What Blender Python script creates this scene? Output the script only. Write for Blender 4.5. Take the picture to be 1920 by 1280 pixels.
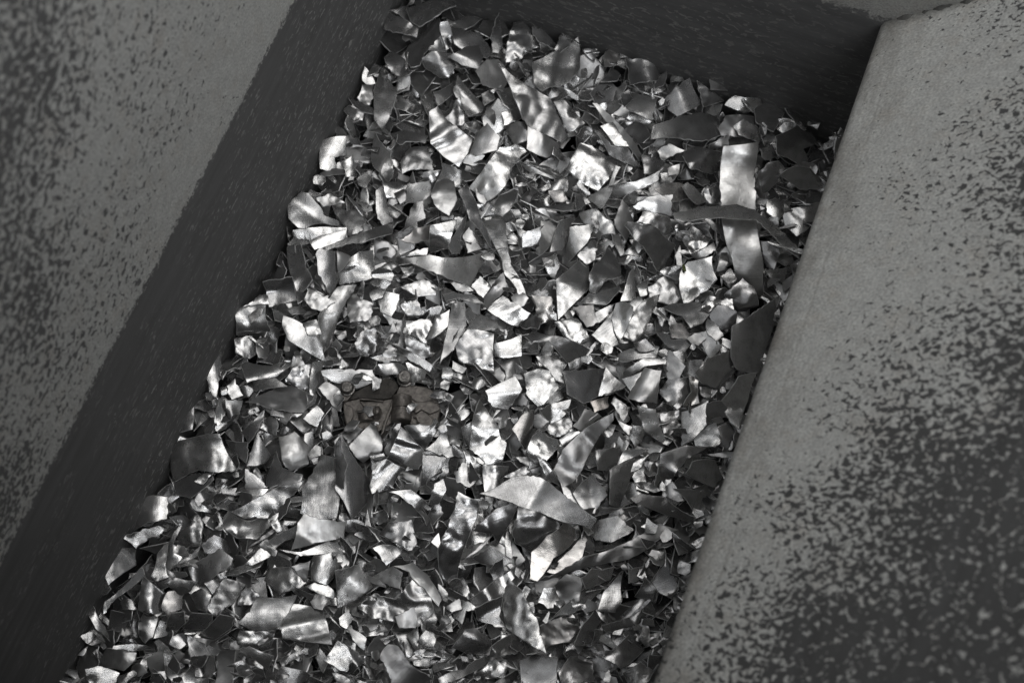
import bpy, math, random
import numpy as np
from mathutils import Vector, Matrix, noise
from mathutils.geometry import delaunay_2d_cdt

random.seed(7); RNG = np.random.default_rng(7)
for o in list(bpy.data.objects): bpy.data.objects.remove(o)
scene = bpy.context.scene; COL = scene.collection
R = math.radians

# ------------------------------------------------------------------ camera
F_MM, DIST = 50.0, 1.75
VDIR = Vector((math.tan(R(8)), -math.tan(R(19)), 1)).normalized()   # from the heap to the camera
FWD = -VDIR
E1 = (Vector((0, 1, 0)) - FWD * FWD.y).normalized(); E2 = FWD.cross(E1)
ROLL = R(22)
RIGHT = E1 * math.sin(ROLL) + E2 * math.cos(ROLL)
UP = E1 * math.cos(ROLL) - E2 * math.sin(ROLL)
CAM = VDIR * DIST
cd = bpy.data.cameras.new('camera'); cam = bpy.data.objects.new('camera', cd); COL.objects.link(cam)
cd.lens = F_MM; cd.sensor_width = 36; cd.clip_start = .02; cd.clip_end = 100
m = Matrix((RIGHT, UP, -FWD)).transposed().to_4x4(); m.translation = CAM
cam.matrix_world = m
cd.dof.use_dof = True; cd.dof.focus_distance = 1.70; cd.dof.aperture_fstop = 4.5
scene.camera = cam
K = 1920 * F_MM / 36                                                  # pixels of the full photo per unit tangent
MPP = DIST / K

# ------------------------------------------------------------------ light
world = bpy.data.worlds.new('World'); scene.world = world; world.use_nodes = True
bg = world.node_tree.nodes['Background']; bg.inputs[0].default_value = (.95, .98, 1, 1); bg.inputs[1].default_value = .082

def area(name, loc, target, size, power, col, spread=180):
    l = bpy.data.lights.new(name, 'AREA'); l.shape = 'DISK'; l.size = size; l.energy = power; l.color = col; l.spread = R(spread)
    o = bpy.data.objects.new(name, l); COL.objects.link(o); o.location = loc
    o.rotation_euler = (Vector(target) - Vector(loc)).to_track_quat('-Z', 'Y').to_euler()
    return o
KEY = Vector((.38, .45, 2.35))
area('hall_lamp', KEY, (.04, .07, 0), 1.8, 1.2, (1, .98, .95), 44)
area('overhead_fill_lamp', (-.2, -.1, 4.6), (0, 0, 0), 5.5, 29, (.96, .98, 1))  # wide overhead fill, added to lift the darker sheets
area('side_fill_lamp', (1.75, -1.45, 2.9), (-.33, .15, .2), 2.2, 46, (.97, .985, 1))  # added side fill that brightens the left wall; no window is modelled
vs = scene.view_settings; vs.view_transform = 'Standard'; vs.look = 'None'; vs.exposure = .16; vs.gamma = 1; vs.use_curve_mapping = False
scene.cycles.use_denoising = True
scene.cycles.max_bounces = 8; scene.cycles.glossy_bounces = 5; scene.cycles.sample_clamp_indirect = 4
HALF = (VDIR + KEY.normalized()).normalized()                         # normal of a sheet that mirrors the lamp

# ------------------------------------------------------------------ helpers
def ray(u, v):
    return (FWD + RIGHT * ((u - 960) / K) + UP * ((640 - v) / K))
def onz(u, v, z):
    d = ray(u, v); return CAM + d * ((z - CAM.z) / d.z)
def nd(nt, typ, **kw):
    n = nt.nodes.new(typ)
    for k, val in kw.items():
        if k.startswith('i_'):
            key = k[2:]; n.inputs[int(key) if key.isdigit() else key.replace('_', ' ')].default_value = val
        else: setattr(n, k, val)
    return n
def material(name):
    mt = bpy.data.materials.new(name); mt.use_nodes = True
    return mt, mt.node_tree, mt.node_tree.nodes['Principled BSDF'], mt.node_tree.links.new
def ramp(nt, a, b, ca=(0, 0, 0, 1), cb=(1, 1, 1, 1)):
    n = nt.nodes.new('ShaderNodeValToRGB'); e = n.color_ramp.elements
    e[0].position, e[1].position = a, b; e[0].color, e[1].color = ca, cb
    return n
def math_n(nt, op, a, b=None, clamp=False):
    n = nt.nodes.new('ShaderNodeMath'); n.operation = op; n.use_clamp = clamp
    for i, x in enumerate((a, b)):
        if x is None: continue
        if isinstance(x, (int, float)): n.inputs[i].default_value = x
        else: nt.links.new(x, n.inputs[i])
    return n.outputs[0]
def link_obj(name, me, parent=None):
    o = bpy.data.objects.new(name, me); COL.objects.link(o)
    if parent: o.parent = parent
    return o

# ------------------------------------------------------------------ materials
def metal_material():
    mt, nt, b, L = material('shredded aluminium')
    geo = nt.nodes.new('ShaderNodeNewGeometry'); tc = nt.nodes.new('ShaderNodeTexCoord')
    at = nd(nt, 'ShaderNodeAttribute', attribute_name='rnd'); wm = nd(nt, 'ShaderNodeAttribute', attribute_name='warm')
    br = nd(nt, 'ShaderNodeAttribute', attribute_name='brush')
    lc = nd(nt, 'ShaderNodeAttribute', attribute_name='lco')          # coordinates along the sheet, metres
    n1 = nd(nt, 'ShaderNodeTexNoise', i_Scale=70., i_Detail=5., i_Roughness=.62); L(tc.outputs['Object'], n1.inputs['Vector'])
    n2 = nd(nt, 'ShaderNodeTexNoise', i_Scale=520., i_Detail=3.); L(tc.outputs['Object'], n2.inputs['Vector'])
    mp = nd(nt, 'ShaderNodeMapping'); mp.inputs['Scale'].default_value = (2600, 45, 1); L(lc.outputs['Vector'], mp.inputs['Vector'])
    n3 = nd(nt, 'ShaderNodeTexNoise', i_Scale=1., i_Detail=2.); L(mp.outputs[0], n3.inputs['Vector'])
    mp2 = nd(nt, 'ShaderNodeMapping'); mp2.inputs['Scale'].default_value = (60, 700, 1); mp2.inputs['Rotation'].default_value = (0, 0, .5); L(lc.outputs['Vector'], mp2.inputs['Vector'])
    n4 = nd(nt, 'ShaderNodeTexNoise', i_Scale=1., i_Detail=3., i_Roughness=.6); L(mp2.outputs[0], n4.inputs['Vector'])
    n5 = nd(nt, 'ShaderNodeTexNoise', i_Scale=150., i_Detail=3., i_Roughness=.55, i_Distortion=.6); L(tc.outputs['Object'], n5.inputs['Vector'])
    wr = math_n(nt, 'ABSOLUTE', math_n(nt, 'SUBTRACT', n5.outputs[0], .5))
    scr = ramp(nt, .60, .66); L(n4.outputs[0], scr.inputs[0])
    # colour: clean grey metal, dull oxide blotches, a few grimy specks
    blot = ramp(nt, .42, .68); L(n1.outputs[0], blot.inputs[0])
    base = nd(nt, 'ShaderNodeMix', data_type='RGBA'); base.inputs[6].default_value = (.66, .655, .65, 1); base.inputs[7].default_value = (.38, .377, .372, 1)
    L(math_n(nt, 'MULTIPLY', blot.outputs[0], .75), base.inputs[0])
    rv = ramp(nt, 0, 1, (.58, .58, .59, 1), (1, 1, 1, 1)); L(at.outputs['Fac'], rv.inputs[0])
    mul = nd(nt, 'ShaderNodeMix', data_type='RGBA', blend_type='MULTIPLY'); mul.inputs[0].default_value = 1
    L(base.outputs[2], mul.inputs[6]); L(rv.outputs[0], mul.inputs[7])
    wmx = nd(nt, 'ShaderNodeMix', data_type='RGBA', blend_type='MULTIPLY'); L(wm.outputs['Fac'], wmx.inputs[0])
    L(mul.outputs[2], wmx.inputs[6]); wmx.inputs[7].default_value = (.82, .66, .52, 1)
    sp = ramp(nt, .70, .74); L(n2.outputs[0], sp.inputs[0])
    spk = nd(nt, 'ShaderNodeMix', data_type='RGBA'); L(math_n(nt, 'MULTIPLY', sp.outputs[0], .6), spk.inputs[0])
    L(wmx.outputs[2], spk.inputs[6]); spk.inputs[7].default_value = (.12, .11, .10, 1)
    sm = nd(nt, 'ShaderNodeMix', data_type='RGBA', blend_type='MULTIPLY'); L(math_n(nt, 'MULTIPLY', scr.outputs[0], .35), sm.inputs[0])
    L(spk.outputs[2], sm.inputs[6]); sm.inputs[7].default_value = (.45, .44, .43, 1)
    L(sm.outputs[2], b.inputs['Base Color'])
    b.inputs['Metallic'].default_value = .90
    # roughness
    r0 = math_n(nt, 'MULTIPLY_ADD', blot.outputs[0], .09); nt.nodes[-1].inputs[2].default_value = .165
    r1 = math_n(nt, 'MULTIPLY_ADD', math_n(nt, 'FRACT', math_n(nt, 'MULTIPLY', at.outputs['Fac'], 7.3)), .16); L(r0, nt.nodes[-1].inputs[2])
    r2 = math_n(nt, 'ADD', r1, -.03)
    L(r2, b.inputs['Roughness'])
    # fine dents + rolling marks
    bh = math_n(nt, 'MULTIPLY', n3.outputs[0], br.outputs['Fac'])
    hh = math_n(nt, 'ADD', math_n(nt, 'ADD', math_n(nt, 'MULTIPLY', n1.outputs[0], .09), math_n(nt, 'ADD', math_n(nt, 'MULTIPLY', wr, math_n(nt, 'MULTIPLY', at.outputs['Fac'], .24)), math_n(nt, 'MULTIPLY', n4.outputs[0], .07))), math_n(nt, 'ADD', math_n(nt, 'MULTIPLY', n2.outputs[0], .03), math_n(nt, 'MULTIPLY', bh, .22)))
    bp = nd(nt, 'ShaderNodeBump', i_Strength=1., i_Distance=.0011); L(hh, bp.inputs['Height']); L(bp.outputs[0], b.inputs['Normal'])
    return mt
METAL = metal_material()

CUT = None
def plain_metal(name, col, rough, metallic=1, scale=180, var=.45, bump=.001):
    mt, nt, b, L = material(name)
    tc = nt.nodes.new('ShaderNodeTexCoord')
    n = nd(nt, 'ShaderNodeTexNoise', i_Scale=float(scale), i_Detail=5., i_Roughness=.65); L(tc.outputs['Object'], n.inputs['Vector'])
    r = ramp(nt, .35, .7, tuple(c * (1 - var) for c in col) + (1,), tuple(min(1, c * (1 + var)) for c in col) + (1,)); L(n.outputs[0], r.inputs[0])
    L(r.outputs[0], b.inputs['Base Color']); b.inputs['Metallic'].default_value = metallic; b.inputs['Roughness'].default_value = rough
    bp = nd(nt, 'ShaderNodeBump', i_Strength=1., i_Distance=bump); L(n.outputs[0], bp.inputs['Height']); L(bp.outputs[0], b.inputs['Normal'])
    return mt
CUT = plain_metal('cut edge with painted glint', (.80, .795, .78), .48, .5, 90, .5, .0004)  # matte cut rims; the glint of the edges is put into the paler colour
CAST = plain_metal('brown stained casting', (.19, .174, .16), .45, .6)
CASTDARK = plain_metal('casting hollow painted shade', (.07, .064, .058), .7, .2)  # shadow in the casting's recess, painted as a darker colour
BOLT = plain_metal('worn bolt steel', (.22, .21, .20), .36, 1)

def wall_material(name, kind):
    """pale oxide coat over dark steel: the coat is worn off in patches; wuv = (metres along, metres from the edge, 0)"""
    mt, nt, b, L = material(name)
    at = nd(nt, 'ShaderNodeAttribute', attribute_name='wuv')
    sx = nt.nodes.new('ShaderNodeSeparateXYZ'); L(at.outputs['Vector'], sx.inputs[0])
    A, D = sx.outputs[0], sx.outputs[1]
    def tex(scale, detail=3., dist=0., stretch=None, rough=.5, off=0):
        mp = nd(nt, 'ShaderNodeMapping'); mp.inputs['Scale'].default_value = stretch or (1, 1, 1); mp.inputs['Location'].default_value = (off, off * .7, 0)
        L(at.outputs['Vector'], mp.inputs['Vector'])
        n = nd(nt, 'ShaderNodeTexNoise', i_Scale=float(scale), i_Detail=detail, i_Distortion=dist, i_Roughness=rough); L(mp.outputs[0], n.inputs['Vector'])
        return n.outputs[0]
    def lin(*terms, const=0.):
        acc = None
        for s, k in terms:
            t = math_n(nt, 'MULTIPLY', s, k); acc = t if acc is None else math_n(nt, 'ADD', acc, t)
        return math_n(nt, 'ADD', acc, const)
    def step(x, a, bb):
        n = nd(nt, 'ShaderNodeMapRange', i_From_Min=a, i_From_Max=bb); L(x, n.inputs['Value']); return n.outputs[0]
    mott = tex(*P_MOTT[kind]); big = tex(9, 3., off=3.1); fine = tex(420, 3., off=1.7); mid = tex(70, 5., rough=.7, off=5.2)
    if kind == 'side':
        # wear grows away from the paint line and at random; below the line bare steel with pale specks
        line = step(lin((D, 1.), (tex(130, 5., rough=.75, off=9), .06), (big, .02)), COAT_Z + .0395, COAT_Z + .0415)
        wear = lin((D, .38), (big, .38), (math_n(nt, 'MAXIMUM', math_n(nt, 'SUBTRACT', -.45, A), 0.), .42), const=-.298 - .38 * COAT_Z)
        holes = step(lin((mott, 1.), (wear, -1.), ), .385, .40)          # 1 = coat
        spots = step(tex(210, 2., .6, (.45, 1, 1), off=2.2), .60, .63)
        spots = math_n(nt, 'MULTIPLY', spots, step(lin((tex(14, 2., off=8), 1.), (D, -.9), (A, .28)), .05, .34))
        coat = math_n(nt, 'MAXIMUM', math_n(nt, 'MULTIPLY', line, holes), math_n(nt, 'MULTIPLY', spots, .55))
    elif kind == 'end':
        line = step(lin((D, 1.), (tex(70, 4., rough=.7, off=9), .05), (A, .0)), END_COAT_Z + .024, END_COAT_Z + .028)
        spots = step(tex(170, 2., .8, (.5, 1, 1), off=2.2), .585, .615)
        spots = math_n(nt, 'MULTIPLY', spots, step(lin((tex(12, 2., off=8), 1.), (A, -.35), (D, -.7)), .0, .4))
        coat = math_n(nt, 'MAXIMUM', line, math_n(nt, 'MULTIPLY', spots, .6))
    else:
        wear = lin((D, WEAR[1]), (math_n(nt, 'MAXIMUM', math_n(nt, 'SUBTRACT', -.48, A), 0.), WEAR[2] + .28), (big, .42), const=WEAR[0] - .197)
        wear = math_n(nt, 'MINIMUM', math_n(nt, 'MAXIMUM', wear, -.2), .215)
        coat = step(lin((mott, 1.), (wear, -1.)), .385, .405)
    # colours
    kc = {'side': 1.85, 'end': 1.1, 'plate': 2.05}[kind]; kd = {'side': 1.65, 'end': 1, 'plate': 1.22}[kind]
    stain = step(tex(26, 5., rough=.75, off=6.3), .5, .72)
    cc = ramp(nt, .3, .7, (.272 * kc, .272 * kc, .264 * kc, 1), (.37 * kc, .37 * kc, .355 * kc, 1)); L(mid, cc.inputs[0])
    st = nd(nt, 'ShaderNodeMix', data_type='RGBA'); L(math_n(nt, 'MULTIPLY', stain, .38), st.inputs[0]); L(cc.outputs[0], st.inputs[6]); st.inputs[7].default_value = (.25 * kc, .215 * kc, .18 * kc, 1)
    if kind == 'plate':
        cz_ = math_n(nt, 'ADD', D, math_n(nt, 'MULTIPLY', mid, .006)); ln = math_n(nt, 'SUBTRACT', 1., step(math_n(nt, 'ABSOLUTE', math_n(nt, 'SUBTRACT', cz_, .027)), .0004, .0016))
        gr = math_n(nt, 'MULTIPLY', step(D, .05, .01), step(tex(30, 4., rough=.7, stretch=(.35, 1, 1), off=7.7), .42, .66))
        gm = math_n(nt, 'MAXIMUM', math_n(nt, 'MULTIPLY', ln, .25), math_n(nt, 'MULTIPLY', gr, .55))
        s2 = nd(nt, 'ShaderNodeMix', data_type='RGBA'); L(gm, s2.inputs[0]); L(st.outputs[2], s2.inputs[6]); s2.inputs[7].default_value = (.17, .145, .12, 1); st = s2
    fr = ramp(nt, .3, .7, (.70, .70, .70, 1), (1.2, 1.2, 1.2, 1)); L(fine, fr.inputs[0])
    fm = nd(nt, 'ShaderNodeMix', data_type='RGBA', blend_type='MULTIPLY'); fm.inputs[0].default_value = 1; L(st.outputs[2], fm.inputs[6]); L(fr.outputs[0], fm.inputs[7])
    scr = tex(60, 4., 0., (.12, 1, 1), .6, off=4.4)
    dk = ramp(nt, .3, .75, (.077 * kd, .076 * kd, .0755 * kd, 1), (.115 * kd, .115 * kd, .115 * kd, 1)); L(scr, dk.inputs[0])
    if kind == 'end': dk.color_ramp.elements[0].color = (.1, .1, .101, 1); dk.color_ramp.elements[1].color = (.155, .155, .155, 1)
    mx = nd(nt, 'ShaderNodeMix', data_type='RGBA'); L(coat, mx.inputs[0]); L(dk.outputs[0], mx.inputs[6]); L(fm.outputs[2], mx.inputs[7])
    L(mx.outputs[2], b.inputs['Base Color'])
    rr = nd(nt, 'ShaderNodeMapRange', i_To_Min=.58, i_To_Max=.8); L(coat, rr.inputs['Value']); L(rr.outputs[0], b.inputs['Roughness'])
    b.inputs['Specular IOR Level'].default_value = .35
    h = math_n(nt, 'ADD', math_n(nt, 'MULTIPLY', coat, .6), math_n(nt, 'ADD', math_n(nt, 'MULTIPLY', fine, .25), math_n(nt, 'MULTIPLY', mid, .5)))
    bp = nd(nt, 'ShaderNodeBump', i_Strength=.7, i_Distance=.0009); L(h, bp.inputs['Height']); L(bp.outputs[0], b.inputs['Normal'])
    return mt
P_MOTT = {'side': (145, 2.5, .7), 'end': (80, 2.5, .9), 'plate': (200, 2.5, .8)}

# ------------------------------------------------------------------ the bin
NEAR_D = 1.07
ZB = .0                                                             # where the heap meets the walls
pa, pb = onz(735, 0, ZB), onz(102, 1280, ZB)                          # foot of the side wall
sdir = (pa - pb); sdir.z = 0; sdir.normalize()
qa, qb = onz(905, 0, ZB), onz(1590, 232, ZB)                          # foot of the end wall
edir = (qb - qa); edir.z = 0; edir.normalize()
def meet(p, d, q, e):
    t = ((q.x - p.x) * e.y - (q.y - p.y) * e.x) / (d.x * e.y - d.y * e.x); return p + d * t
CORNER = meet(pa, sdir, qa, edir); CORNER.z = 0
s_n = Vector((sdir.y, -sdir.x, 0))                                     # into the bin
def height_over(u, v, p0, d):
    """height at which the ray through a pixel meets the upright plane p0 + d"""
    n = Vector((d.y, -d.x, 0)); r = ray(u, v); t = (p0 - CAM).dot(n) / r.dot(n); return (CAM + r * t)
COAT_Z = sum(height_over(u, v, pa, sdir).z for u, v in ((525, 50), (291, 500), (110, 850))) / 3
END_COAT_Z = height_over(1590, 8, qa, edir).z
print('COAT', COAT_Z, END_COAT_Z, 'corner', CORNER, 'sdir', sdir, 'edir', edir)

def sheet(name, grid, uv, thick, mat, parent, origin):
    """a plate: grid[i][j] front points, solid by thickness away from the front"""
    ni, nj = len(grid), len(grid[0]); V = [p - origin for row in grid for p in row]
    Fc = []
    for i in range(ni - 1):
        for j in range(nj - 1): Fc.append((i * nj + j, (i + 1) * nj + j, (i + 1) * nj + j + 1, i * nj + j + 1))
    me = bpy.data.meshes.new(name); me.from_pydata([tuple(v) for v in V], [], Fc); me.materials.append(mat)
    a = me.attributes.new('wuv', 'FLOAT_VECTOR', 'POINT'); a.data.foreach_set('vector', [c for row in uv for w in row for c in (w[0], w[1], 0)])
    me.polygons.foreach_set('use_smooth', [True] * len(Fc)); me.update()
    o = link_obj(name, me, parent); o.location = origin
    s = o.modifiers.new('solid', 'SOLIDIFY'); s.thickness = thick; s.offset = -1
    return o

bin_ = bpy.data.objects.new('scrap_bin', None); COL.objects.link(bin_)
bin_['label'] = 'grey steel scrap bin with worn mottled walls around the heap of shredded metal'; bin_['category'] = 'bin'
O0 = Vector((0, 0, 0))
LEN, BOT = 1.45, -.16
def wig(a, b, s=1.): return .0016 * s * noise.noise(Vector((a * 5, b * 5, s)))
grid, uv = [], []
for i in range(49):
    a = -LEN + (LEN + .004) * i / 48
    row, ur = [], []
    for j in range(25):
        z = BOT + (.80 - BOT) * j / 24; row.append(CORNER + sdir * a + Vector((0, 0, z)) + s_n * wig(a, z)); ur.append((a, z))
    grid.append(row); uv.append(ur)
SIDE = sheet('side_wall', grid, uv, .006, wall_material('side wall steel', 'side'), bin_, O0)
SIDE['label'] = 'left wall with pale speckled coat above a bare dark scuffed band'
EL = 1.30; grid, uv = [], []
for i in range(41):
    a = -.004 + EL * i / 40; row, ur = [], []
    for j in range(17):
        z = BOT + (.34 - BOT) * j / 16; row.append(CORNER + edir * a + Vector((0, 0, z)) + Vector((edir.y, -edir.x, 0)) * wig(a, z, 2.)); ur.append((a, z))
    grid.append(row); uv.append(ur)
END = sheet('end_wall', grid, uv, -.006, wall_material('end wall steel', 'end'), bin_, O0)
END['label'] = 'dark bare steel back wall with faint pale specks'

# sloping feed plate with a rolled lip
LIPZ0, LIPZ1 = height_over(1655, 40, qa, edir).z, .33
la, lb = onz(1655, 40, LIPZ0), onz(1226, 1280, LIPZ1)
la2 = la + (la - lb) * .001; lb2 = lb + (lb - la) * .45
ldir = (la - lb).normalized(); lout = Vector((0, 0, 1)).cross(ldir) * -1
if lout.x < 0: lout = -lout
lout.normalize()
RL, SL = .022, R(48); LL = (la2 - lb2).length
print('LIP', la, lb, 'lout', lout)
sup = lout * math.cos(SL) + Vector((0, 0, math.sin(SL))); pn = sup.cross(ldir)
def plate_ad(u, v):
    d = ray(u, v); t = (la - CAM).dot(pn) / d.dot(pn); q = CAM + d * t - la
    return q.dot(ldir), q.dot(sup) * math.cos(SL)
SAMPLES = [(1700, 200, -.1), (1850, 300, .1), (1900, 700, .18), (1600, 600, -.06), (1450, 900, -.05), (1400, 1100, .04), (1300, 1250, .05), (1500, 1100, .12), (1500, 900, .03),
           (1700, 900, .18), (1800, 1100, .27), (1600, 1250, .22), (1900, 1200, .3), (1750, 600, .04), (1880, 450, .13), (1880, 100, .05)]
AD = [plate_ad(u, v) for u, v, w in SAMPLES]
WEAR = [float(x) for x in np.linalg.lstsq(np.array([(1, d, max(0, -.48 - a)) for a, d in AD]), np.array([w for *_, w in SAMPLES]), rcond=None)[0]]
print('WEAR', WEAR, AD)
grid, uv = [], []
for i in range(61):
    f = i / 60; base = lb2.lerp(la2, f); a = (base - la).dot(ldir); row, ur = [], []
    up = Vector((0, 0, 1))
    prof = []
    for k in range(5): prof.append((.055, -.30 + .27 * k / 4 - RL * 1.2))   # set back skirt under the lip
    for k in range(13):                                                    # the roll
        th = R(250) - (R(250) - (R(90) + SL)) * k / 12
        prof.append((RL + RL * math.cos(th), RL * math.sin(th) - RL * .2))
    x0, z0 = prof[-1]
    for k in range(1, 25):
        dd = .78 * (k / 24) ** 1.15; prof.append((x0 + dd * math.cos(SL), z0 + dd * math.sin(SL)))
    dist = 0; prev = None
    for x, z in prof:
        w = .0022 * noise.noise(Vector((a * 7, x * 9, 3.3))) + .0012 * noise.noise(Vector((a * 30, x * 20, 1.3)))
        row.append(base + lout * x + up * (z + w)); ur.append((a, x))
    grid.append(row); uv.append(ur)
PLATE = sheet('feed_plate', grid, uv, -.006, wall_material('feed plate steel', 'plate'), bin_, O0)
PLATE['label'] = 'sloping plate with a rolled lip, pale coat worn to dark steel toward its lower end'
# lumpy weld bead where the plate meets the end wall
WELD = plain_metal('weld bead', (.15, .148, .14), .7, .1, 60, .35, .002)
V, Fc = [], []
NS, NR = 90, 10
for i in range(NS + 1):
    dd = .42 * i / NS - .012; c = la + lout * (RL + dd * math.cos(SL)) + Vector((0, 0, RL * .7 + dd * math.sin(SL)))
    rad = .010 + .006 * noise.noise(Vector((dd * 60, 0, 0))) + .004 * noise.noise(Vector((dd * 170, 4, 0)))
    if i in (0, NS): rad *= .2
    d2 = (lout * math.cos(SL) + Vector((0, 0, math.sin(SL)))); n1 = d2.cross(ldir).normalized()
    for k in range(NR):
        t = 2 * math.pi * k / NR; rr = rad * (1 + .25 * noise.noise(Vector((dd * 90, k * 1.3, 2))))
        V.append(tuple(c + ldir * (rr * 1.1 * math.cos(t)) + n1 * rr * math.sin(t) - ldir * .003))
for i in range(NS):
    for k in range(NR): Fc.append((i * NR + k, (i + 1) * NR + k, (i + 1) * NR + (k + 1) % NR, i * NR + (k + 1) % NR))
me = bpy.data.meshes.new('weld_bead'); me.from_pydata(V, [], Fc); me.materials.append(WELD); me.polygons.foreach_set('use_smooth', [True] * len(Fc))
link_obj('weld_bead', me, bin_)
# floor and near end wall (out of frame, closes the bin; made tall to shade the lower left)
FLOORM = plain_metal('bin floor steel', (.05, .05, .05), .6, .3)
def box_mesh(name, pts_bottom, z0, z1, mat, parent):
    n = len(pts_bottom); V = [(p.x, p.y, z0) for p in pts_bottom] + [(p.x, p.y, z1) for p in pts_bottom]
    Fc = [tuple(range(n - 1, -1, -1)), tuple(range(n, 2 * n))] + [(i, (i + 1) % n, n + (i + 1) % n, n + i) for i in range(n)]
    me = bpy.data.meshes.new(name); me.from_pydata(V, [], Fc); me.materials.append(mat); me.update(); return link_obj(name, me, parent)
c0 = CORNER; c1 = CORNER + edir * EL; c2 = c1 - sdir * LEN; c3 = c0 - sdir * LEN
box_mesh('bin_floor', [c3, c2, c1, c0], BOT - .012, BOT - .002, FLOORM, bin_)
print('FRAME', [tuple(round(c,3) for c in onz(u, v, 0)) for u, v in ((0, 1280), (120, 1280), (1226, 1280))])
NEAR = -NEAR_D
n0 = CORNER + sdir * NEAR - s_n * .0; n1 = n0 + edir * EL; off = -sdir * .008
box_mesh('near_wall', [n0 + off, n1 + off, n1, n0], BOT + .002, 1.40, FLOORM, bin_)

# ------------------------------------------------------------------ shredded pieces
CELL = 4; GW, GH = 1920 // CELL + 60, 1280 // CELL + 60; GO = 30
H = np.full((GH, GW), -.012); COVER = np.zeros((GH, GW), bool)
def inside(P, poly):
    x, y = P[:, 0], P[:, 1]; r = np.zeros(len(P), bool); n = len(poly)
    for i in range(n):
        x1, y1 = poly[i]; x2, y2 = poly[(i + 1) % n]
        c = ((y1 > y) != (y2 > y)); 
        with np.errstate(divide='ignore', invalid='ignore'): r ^= c & (x < (x2 - x1) * (y - y1) / (y2 - y1 + 1e-12) + x1)
    return r
def edge_dist(P, poly):
    d = np.full(len(P), 1e9); n = len(poly)
    for i in range(n):
        a, b = poly[i], poly[(i + 1) % n]; ab = b - a; t = np.clip(((P - a) @ ab) / (ab @ ab + 1e-12), 0, 1)
        d = np.minimum(d, np.hypot(*(P - a - t[:, None] * ab).T))
    return d
def vnoise(P, wl, seed):
    o = seed * 17.31
    return np.array([noise.noise(Vector((p[0] / wl + o, p[1] / wl - o, o * .37))) for p in P])
def tri_poly(poly, step, rs, jag=.9, inset=2.0):
    """closed outline -> (points, triangles, boundary loop)"""
    pts = []; n = len(poly)
    for i in range(n):
        a, b = poly[i], poly[(i + 1) % n]; l = np.hypot(*(b - a)); k = max(1, int(round(l / step)))
        nrm = np.array([b[1] - a[1], a[0] - b[0]]) / max(l, 1e-6)
        torn = rs.random() < .45; bow = rs.normal() * min(l * .035, 3)
        for j in range(k):
            f = j / k; q = a + (b - a) * f + nrm * bow * 4 * f * (1 - f)
            if j: q = q + nrm * rs.normal() * (jag if torn else jag * .22)
            pts.append(q)
    loop = np.array(pts); nb = len(loop)
    area2 = np.sum(loop[:, 0] * np.roll(loop[:, 1], -1) - np.roll(loop[:, 0], -1) * loop[:, 1])
    tan = np.roll(loop, -1, 0) - np.roll(loop, 1, 0); tan /= np.maximum(np.hypot(*tan.T), 1e-6)[:, None]
    inw = np.stack([-tan[:, 1], tan[:, 0]], 1) * (1 if area2 > 0 else -1)
    ring = loop + inw * inset
    lo, hi = loop.min(0), loop.max(0); gx = []
    y = lo[1]; r = 0
    while y < hi[1]:
        x = lo[0] + (step / 2 if r % 2 else 0)
        while x < hi[0]: gx.append((x, y)); x += step
        y += step * .87; r += 1
    G = np.array(gx) if gx else np.zeros((0, 2)); 
    if len(G): G = G + rs.normal(size=G.shape) * step * .12
    if len(G): G = G[inside(G, loop)]
    if len(G): G = G[edge_dist(G, loop) > inset + step * .45]
    if len(ring): k_ = inside(ring, loop); ring = ring[k_]; ring = ring[edge_dist(ring, loop) > inset * .75]
    allp = np.vstack([loop, ring, G])
    vs_, es_, fs_, ov, oe, of = delaunay_2d_cdt([Vector(p) for p in allp], [(i, (i + 1) % nb) for i in range(nb)], [list(range(nb))], 1, 1e-3)
    return np.array([tuple(v) for v in vs_]), [tuple(f) for f in fs_]
def boundary_edges(tris):
    cnt = {}
    for f in tris:
        for i in range(len(f)):
            e = (f[i], f[(i + 1) % len(f)]); k = tuple(sorted(e))
            cnt[k] = None if k in cnt else e
    return [e for e in cnt.values() if e]
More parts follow.
